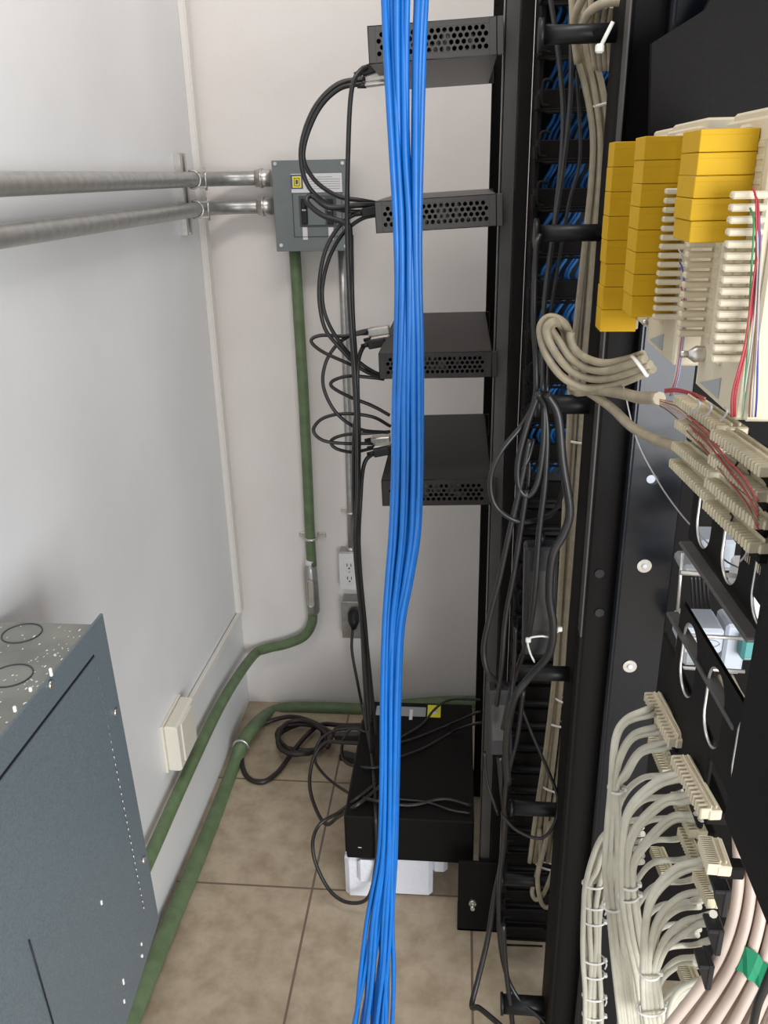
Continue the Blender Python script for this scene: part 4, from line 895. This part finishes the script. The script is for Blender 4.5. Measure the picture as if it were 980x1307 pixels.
# coil loop at mid height
YL = 1.08
coil = [[(834, 470, .98), (812, 480, 1.0), (780, 492, 1.04), (750, 495, YL), (718, 482, YL), (697, 452, YL), (690, 420, YL), (700, 406, YL), (716, 409, YL), (727, 425, 1.1), (733, 460, 1.15), (738, 500, 1.2)],
        [(830, 464, .98), (806, 474, 1.0), (778, 483, 1.04), (750, 483, YL), (724, 470, YL), (705, 444, YL-.01), (697, 420, YL-.01), (706, 410, YL-.01), (718, 418, 1.1), (724, 440, 1.15), (730, 470, 1.2)],
        [(824, 458, .98), (800, 466, 1.0), (774, 473, 1.04), (748, 470, YL), (727, 455, YL), (712, 435, YL), (703, 418, YL), (712, 412, YL), (722, 425, 1.12), (728, 450, 1.18)],
        [(820, 452, .99), (797, 460, 1.02), (770, 463, 1.05), (748, 457, YL), (734, 445, YL), (727, 431, YL), (728, 424, YL)]]
for i, P in enumerate(coil): gcable(P, ['outermost', 'second', 'third', 'innermost'][i]+' beige cable of the tied coil right of black cords', 'beige coil', .0052, 'beige', 'beige_cable')
p_ = tie(808, 824, 456, .985, 'white cable tie gathering the beige coil under farthest block', 22, thick=.03, r=.002)
gcable([(735, 500, 1.12), (760, 497, 1.08), (790, 502, 1.02), (815, 508, .96), (842, 509, .90)], 'thick beige cable reaching right with cut end and loose wires', None, .0072, 'beige', 'beige_cable')
gcable([(726, 492, 1.12), (750, 500, 1.1), (778, 520, 1.04), (805, 544, .96), (835, 560, .88), (868, 572, .80)], 'beige cable running diagonally to third far connector strip', None, .0058, 'beige', 'beige_cable')

# ------------------------------------------------------------------ black cords on the spools and power bricks
YV = 1.13
cord([(700, -20, 1.33), (716, 100, 1.31), (722, 60, 1.31)][:2]+[(718, 180, 1.3), (708, 280, 1.28), (695, 380, 1.26), (690, 480, 1.2)], .0035, 'black lead slanting down in front of blue cables, left', 'cord')
cord([(728, 20, 1.32), (728, 120, 1.3), (718, 220, 1.29), (706, 300, 1.27), (694, 400, 1.24), (692, 500, 1.18)], .0035, 'black lead slanting down in front of blue cables, middle', 'cord')
cord([(736, 90, 1.32), (740, 200, 1.3), (726, 260, 1.29), (712, 340, 1.27), (700, 420, 1.24), (698, 500, 1.18)], .0025, 'thin black lead slanting down in front of blue cables, right', 'cord')
cord([(690, 300, 1.16), (684, 320, 1.15), (681, 400, 1.15), (684, 470, 1.15), (682, 510, 1.15), (668, 540, 1.14), (640, 575, 1.13), (626, 610, 1.13), (632, 645, 1.13), (660, 665, 1.13), (690, 662, 1.16), (712, 645, 1.24), (722, 600, 1.36)], .004, 'black cord bowing wide left of the spool loops')
cord([(686, 505, YV), (672, 545, YV), (661, 590, YV), (662, 622, YV), (674, 633, YV), (686, 615, YV), (693, 570, YV), (694, 520, YV), (690, 502, YV)], .0042, 'black cord doubled in narrow loop hanging from spool')
cord([(686, 502, YV-.01), (695, 520, YV), (698, 560, YV), (695, 620, YV), (688, 680, YV), (682, 760, YV), (672, 820, YV+.02), (655, 870, YV+.05), (642, 930, YV+.08)], .0045, 'black cord falling from spool across front of upper power brick')
cord([(698, 503, YV-.01), (712, 530, YV-.01), (718, 590, YV-.01), (727, 650, YV-.01), (720, 680, YV-.01), (705, 710, YV-.012), (701, 760, YV-.012), (706, 800, YV-.012), (700, 835, YV-.01), (675, 865, YV), (655, 895, YV), (646, 950, YV+.04), (648, 1000, YV+.06)], .0062, 'thick glossy black cord curving over upper power brick and down')
cord([(676, 560, YV), (664, 620, YV), (650, 680, YV), (637, 740, YV), (624, 790, YV), (617, 830, YV), (624, 860, YV), (645, 873, YV+.04), (660, 880, YV+.08)], .0042, 'black cord bowing left beside rack post at mid height')
cord([(672, 625, YV), (664, 680, YV), (656, 730, YV), (645, 790, YV), (640, 850, YV), (634, 900, YV+.05)], .0038, 'black cord beside upper power brick, left')
cord([(681, 560, YV+.01), (674, 585, YV), (666, 600, YV), (675, 590, YV+.01), (674, 625, YV+.01)], .003, 'small kinked black lead inside spool loops')
cord([(658, 800, YV+.03), (656, 850, YV+.03), (650, 900, YV+.02)], .003, 'short black lead between upper and lower power bricks')
def brick(px0, py0, px1, py1, Y, d, label, lean=0):
    a = aY(px0, py0, Y); b_ = aY(px1, py0, Y); c = aY((px0+px1)/2-lean, py1, Y); zt = a.z; zb = c.z; w_ = b_.x-a.x
    o = V((a.x, Y, zb)); top = V((a.x, Y, zt)); uz = V((a.x-(c.x-w_/2), 0, zt-zb)); L = uz.length; uz.normalize(); o = V((c.x-w_/2, Y, zb)); ux = V((uz.z, 0, -uz.x))
    t = thing('power_brick', label, 'power adapter', o)
    m_ = MB(); m_.frame(o, ux, ay_, uz, 0, w_, 0, d, 0, L, .004); m_.build('case', M['brick'], t)
    m_ = MB(); m_.frame(o, ux, ay_, uz, -.0004, w_+.0004, d*.45, d*.5, .002, L-.002, .0002); m_.build('case_seam', M['rackgrey'], t)
    m_ = MB(); m_.tube([o+ux*w_/2+ay_*d/2+uz*L, o+ux*w_/2+ay_*d/2+uz*(L+.018)], [.008, .005], 10); m_.build('inlet_boot', M['blk'], t)
    m_ = MB(); m_.frame(o, ux, ay_, uz, w_*.15, w_*.85, -.0004, .001, L*.25, L*.8, .0001); m_.build('rating_label', M['rackgrey'], t)
    return t
brick(670, 700, 713, 838, YV+.015, .035, 'upper black power brick with white cable ties at its foot', 4)
brick(622, 883, 652, 966, YV+.10, .035, 'lower black power brick beside rack post above UPS box', -2)
t = thing('cable_tie', 'white cable tie looped round the foot of upper power brick', 'cable tie', aY(680, 840, YV))
MB().tube(pc([(682, 845, YV), (676, 832, YV-.004), (674, 816, YV-.006), (690, 812, YV-.006), (703, 813, YV-.004), (714, 804, YV-.004)], 4), .0016, 6).build('strap', M['tie'], t)
for p in (aY(674, 817, YV-.008), aY(714, 803, YV-.006)): MB().frame(p, ax_, ay_, az_, -.004, .004, -.003, .003, -.004, .004, .0015).build('head', M['tie'], t)
# cords down to the floor
cord([(637, 965, 1.25), (640, 1000, 1.26), (644, 1050, 1.27), (640, 1100, 1.27), (630, 1150, 1.26), (622, 1200, 1.24), (610, 1250, 1.21), (602, 1284, 1.18), (612, 1287, 1.16), (640, 1310, 1.12)], .0055, 'black cord from lower power brick kinking on the floor')
cord([(668, 880, 1.24), (660, 940, 1.24), (646, 1000, 1.25), (643, 1060, 1.25), (637, 1130, 1.25), (637, 1190, 1.24), (645, 1240, 1.22), (662, 1275, 1.2), (690, 1300, 1.17), (705, 1315, 1.16)], .0045, 'black cord swinging right toward lowest spool near floor')
cord([(618, 960, 1.28), (622, 1000, 1.28), (636, 1040, 1.27)], .003, 'thin black lead under lower power brick')
cord([(666, 905, 1.27), (680, 940, 1.26), (700, 985, 1.24), (712, 1020, 1.22), (708, 1050, 1.21), (690, 1070, 1.21), (660, 1060, 1.22), (640, 1040, 1.24)], .003, 'thin dark lead curving round in front of beige bundle')
cord([(642, 1180, 1.2), (645, 1230, 1.2), (652, 1290, 1.19), (655, 1320, 1.19)], .005, 'black cord hanging straight left of lowest spool')

# ------------------------------------------------------------------ blue cables in front
tabE = [(-30, 486, 548), (0, 487, 546), (80, 490, 543), (250, 500, 539), (330, 504, 538), (400, 503, 540), (450, 502, 541), (550, 499, 541), (640, 499, 540), (700, 494, 536), (740, 491, 528), (800, 487, 517), (900, 484, 512), (1000, 484, 511), (1060, 482, 509), (1100, 479, 508), (1200, 464, 504), (1307, 447, 502), (1400, 430, 500)]
nb = 18; yk = [-30, 40, 120, 200, 280, 360, 440, 520, 600, 680, 740, 800, 880, 960, 1040, 1100, 1170, 1240, 1307, 1400]
for k in range(nb):
    lay = k % 3; u0 = (k+.5)/nb; ph = random.uniform(0, 6.28); amp = .05; P = []
    for py in yk:
        L_, R_ = tab(py, tabE); hw = 3.6
        uu = u0+amp*math.sin(py*.006+ph)*(1 if 0 < k < nb-1 else 0)
        if py < 220: uu = uu*.80 if uu < .74 else uu    # the two groups part near the top
        if k == nb-1: uu = 1.0
        if k == 0: uu = 0
        uu = min(1, max(0, uu)); px = lerp(L_+hw, R_-hw, uu)
        lz = lay*.0052 + .003*math.sin(py*.009+ph*2)
        if py > 1120: px += 3*math.sin(k*2.3+py*.02)
        P.append((px, py, .80+lz))
    single('blue_network_cable', MB().tube(pc(P, 6), .0030, 8), M['blue'], {0: 'bright blue network cable forming left edge of the foreground bundle', nb-1: 'bright blue network cable forming right edge of the foreground bundle'}.get(k, 'bright blue network cable in the bundle hanging free in the foreground'), 'cable', 'bright blue cables hanging in foreground')
for o in bpy.data.objects:
    if '_off' in o: del o['_off']
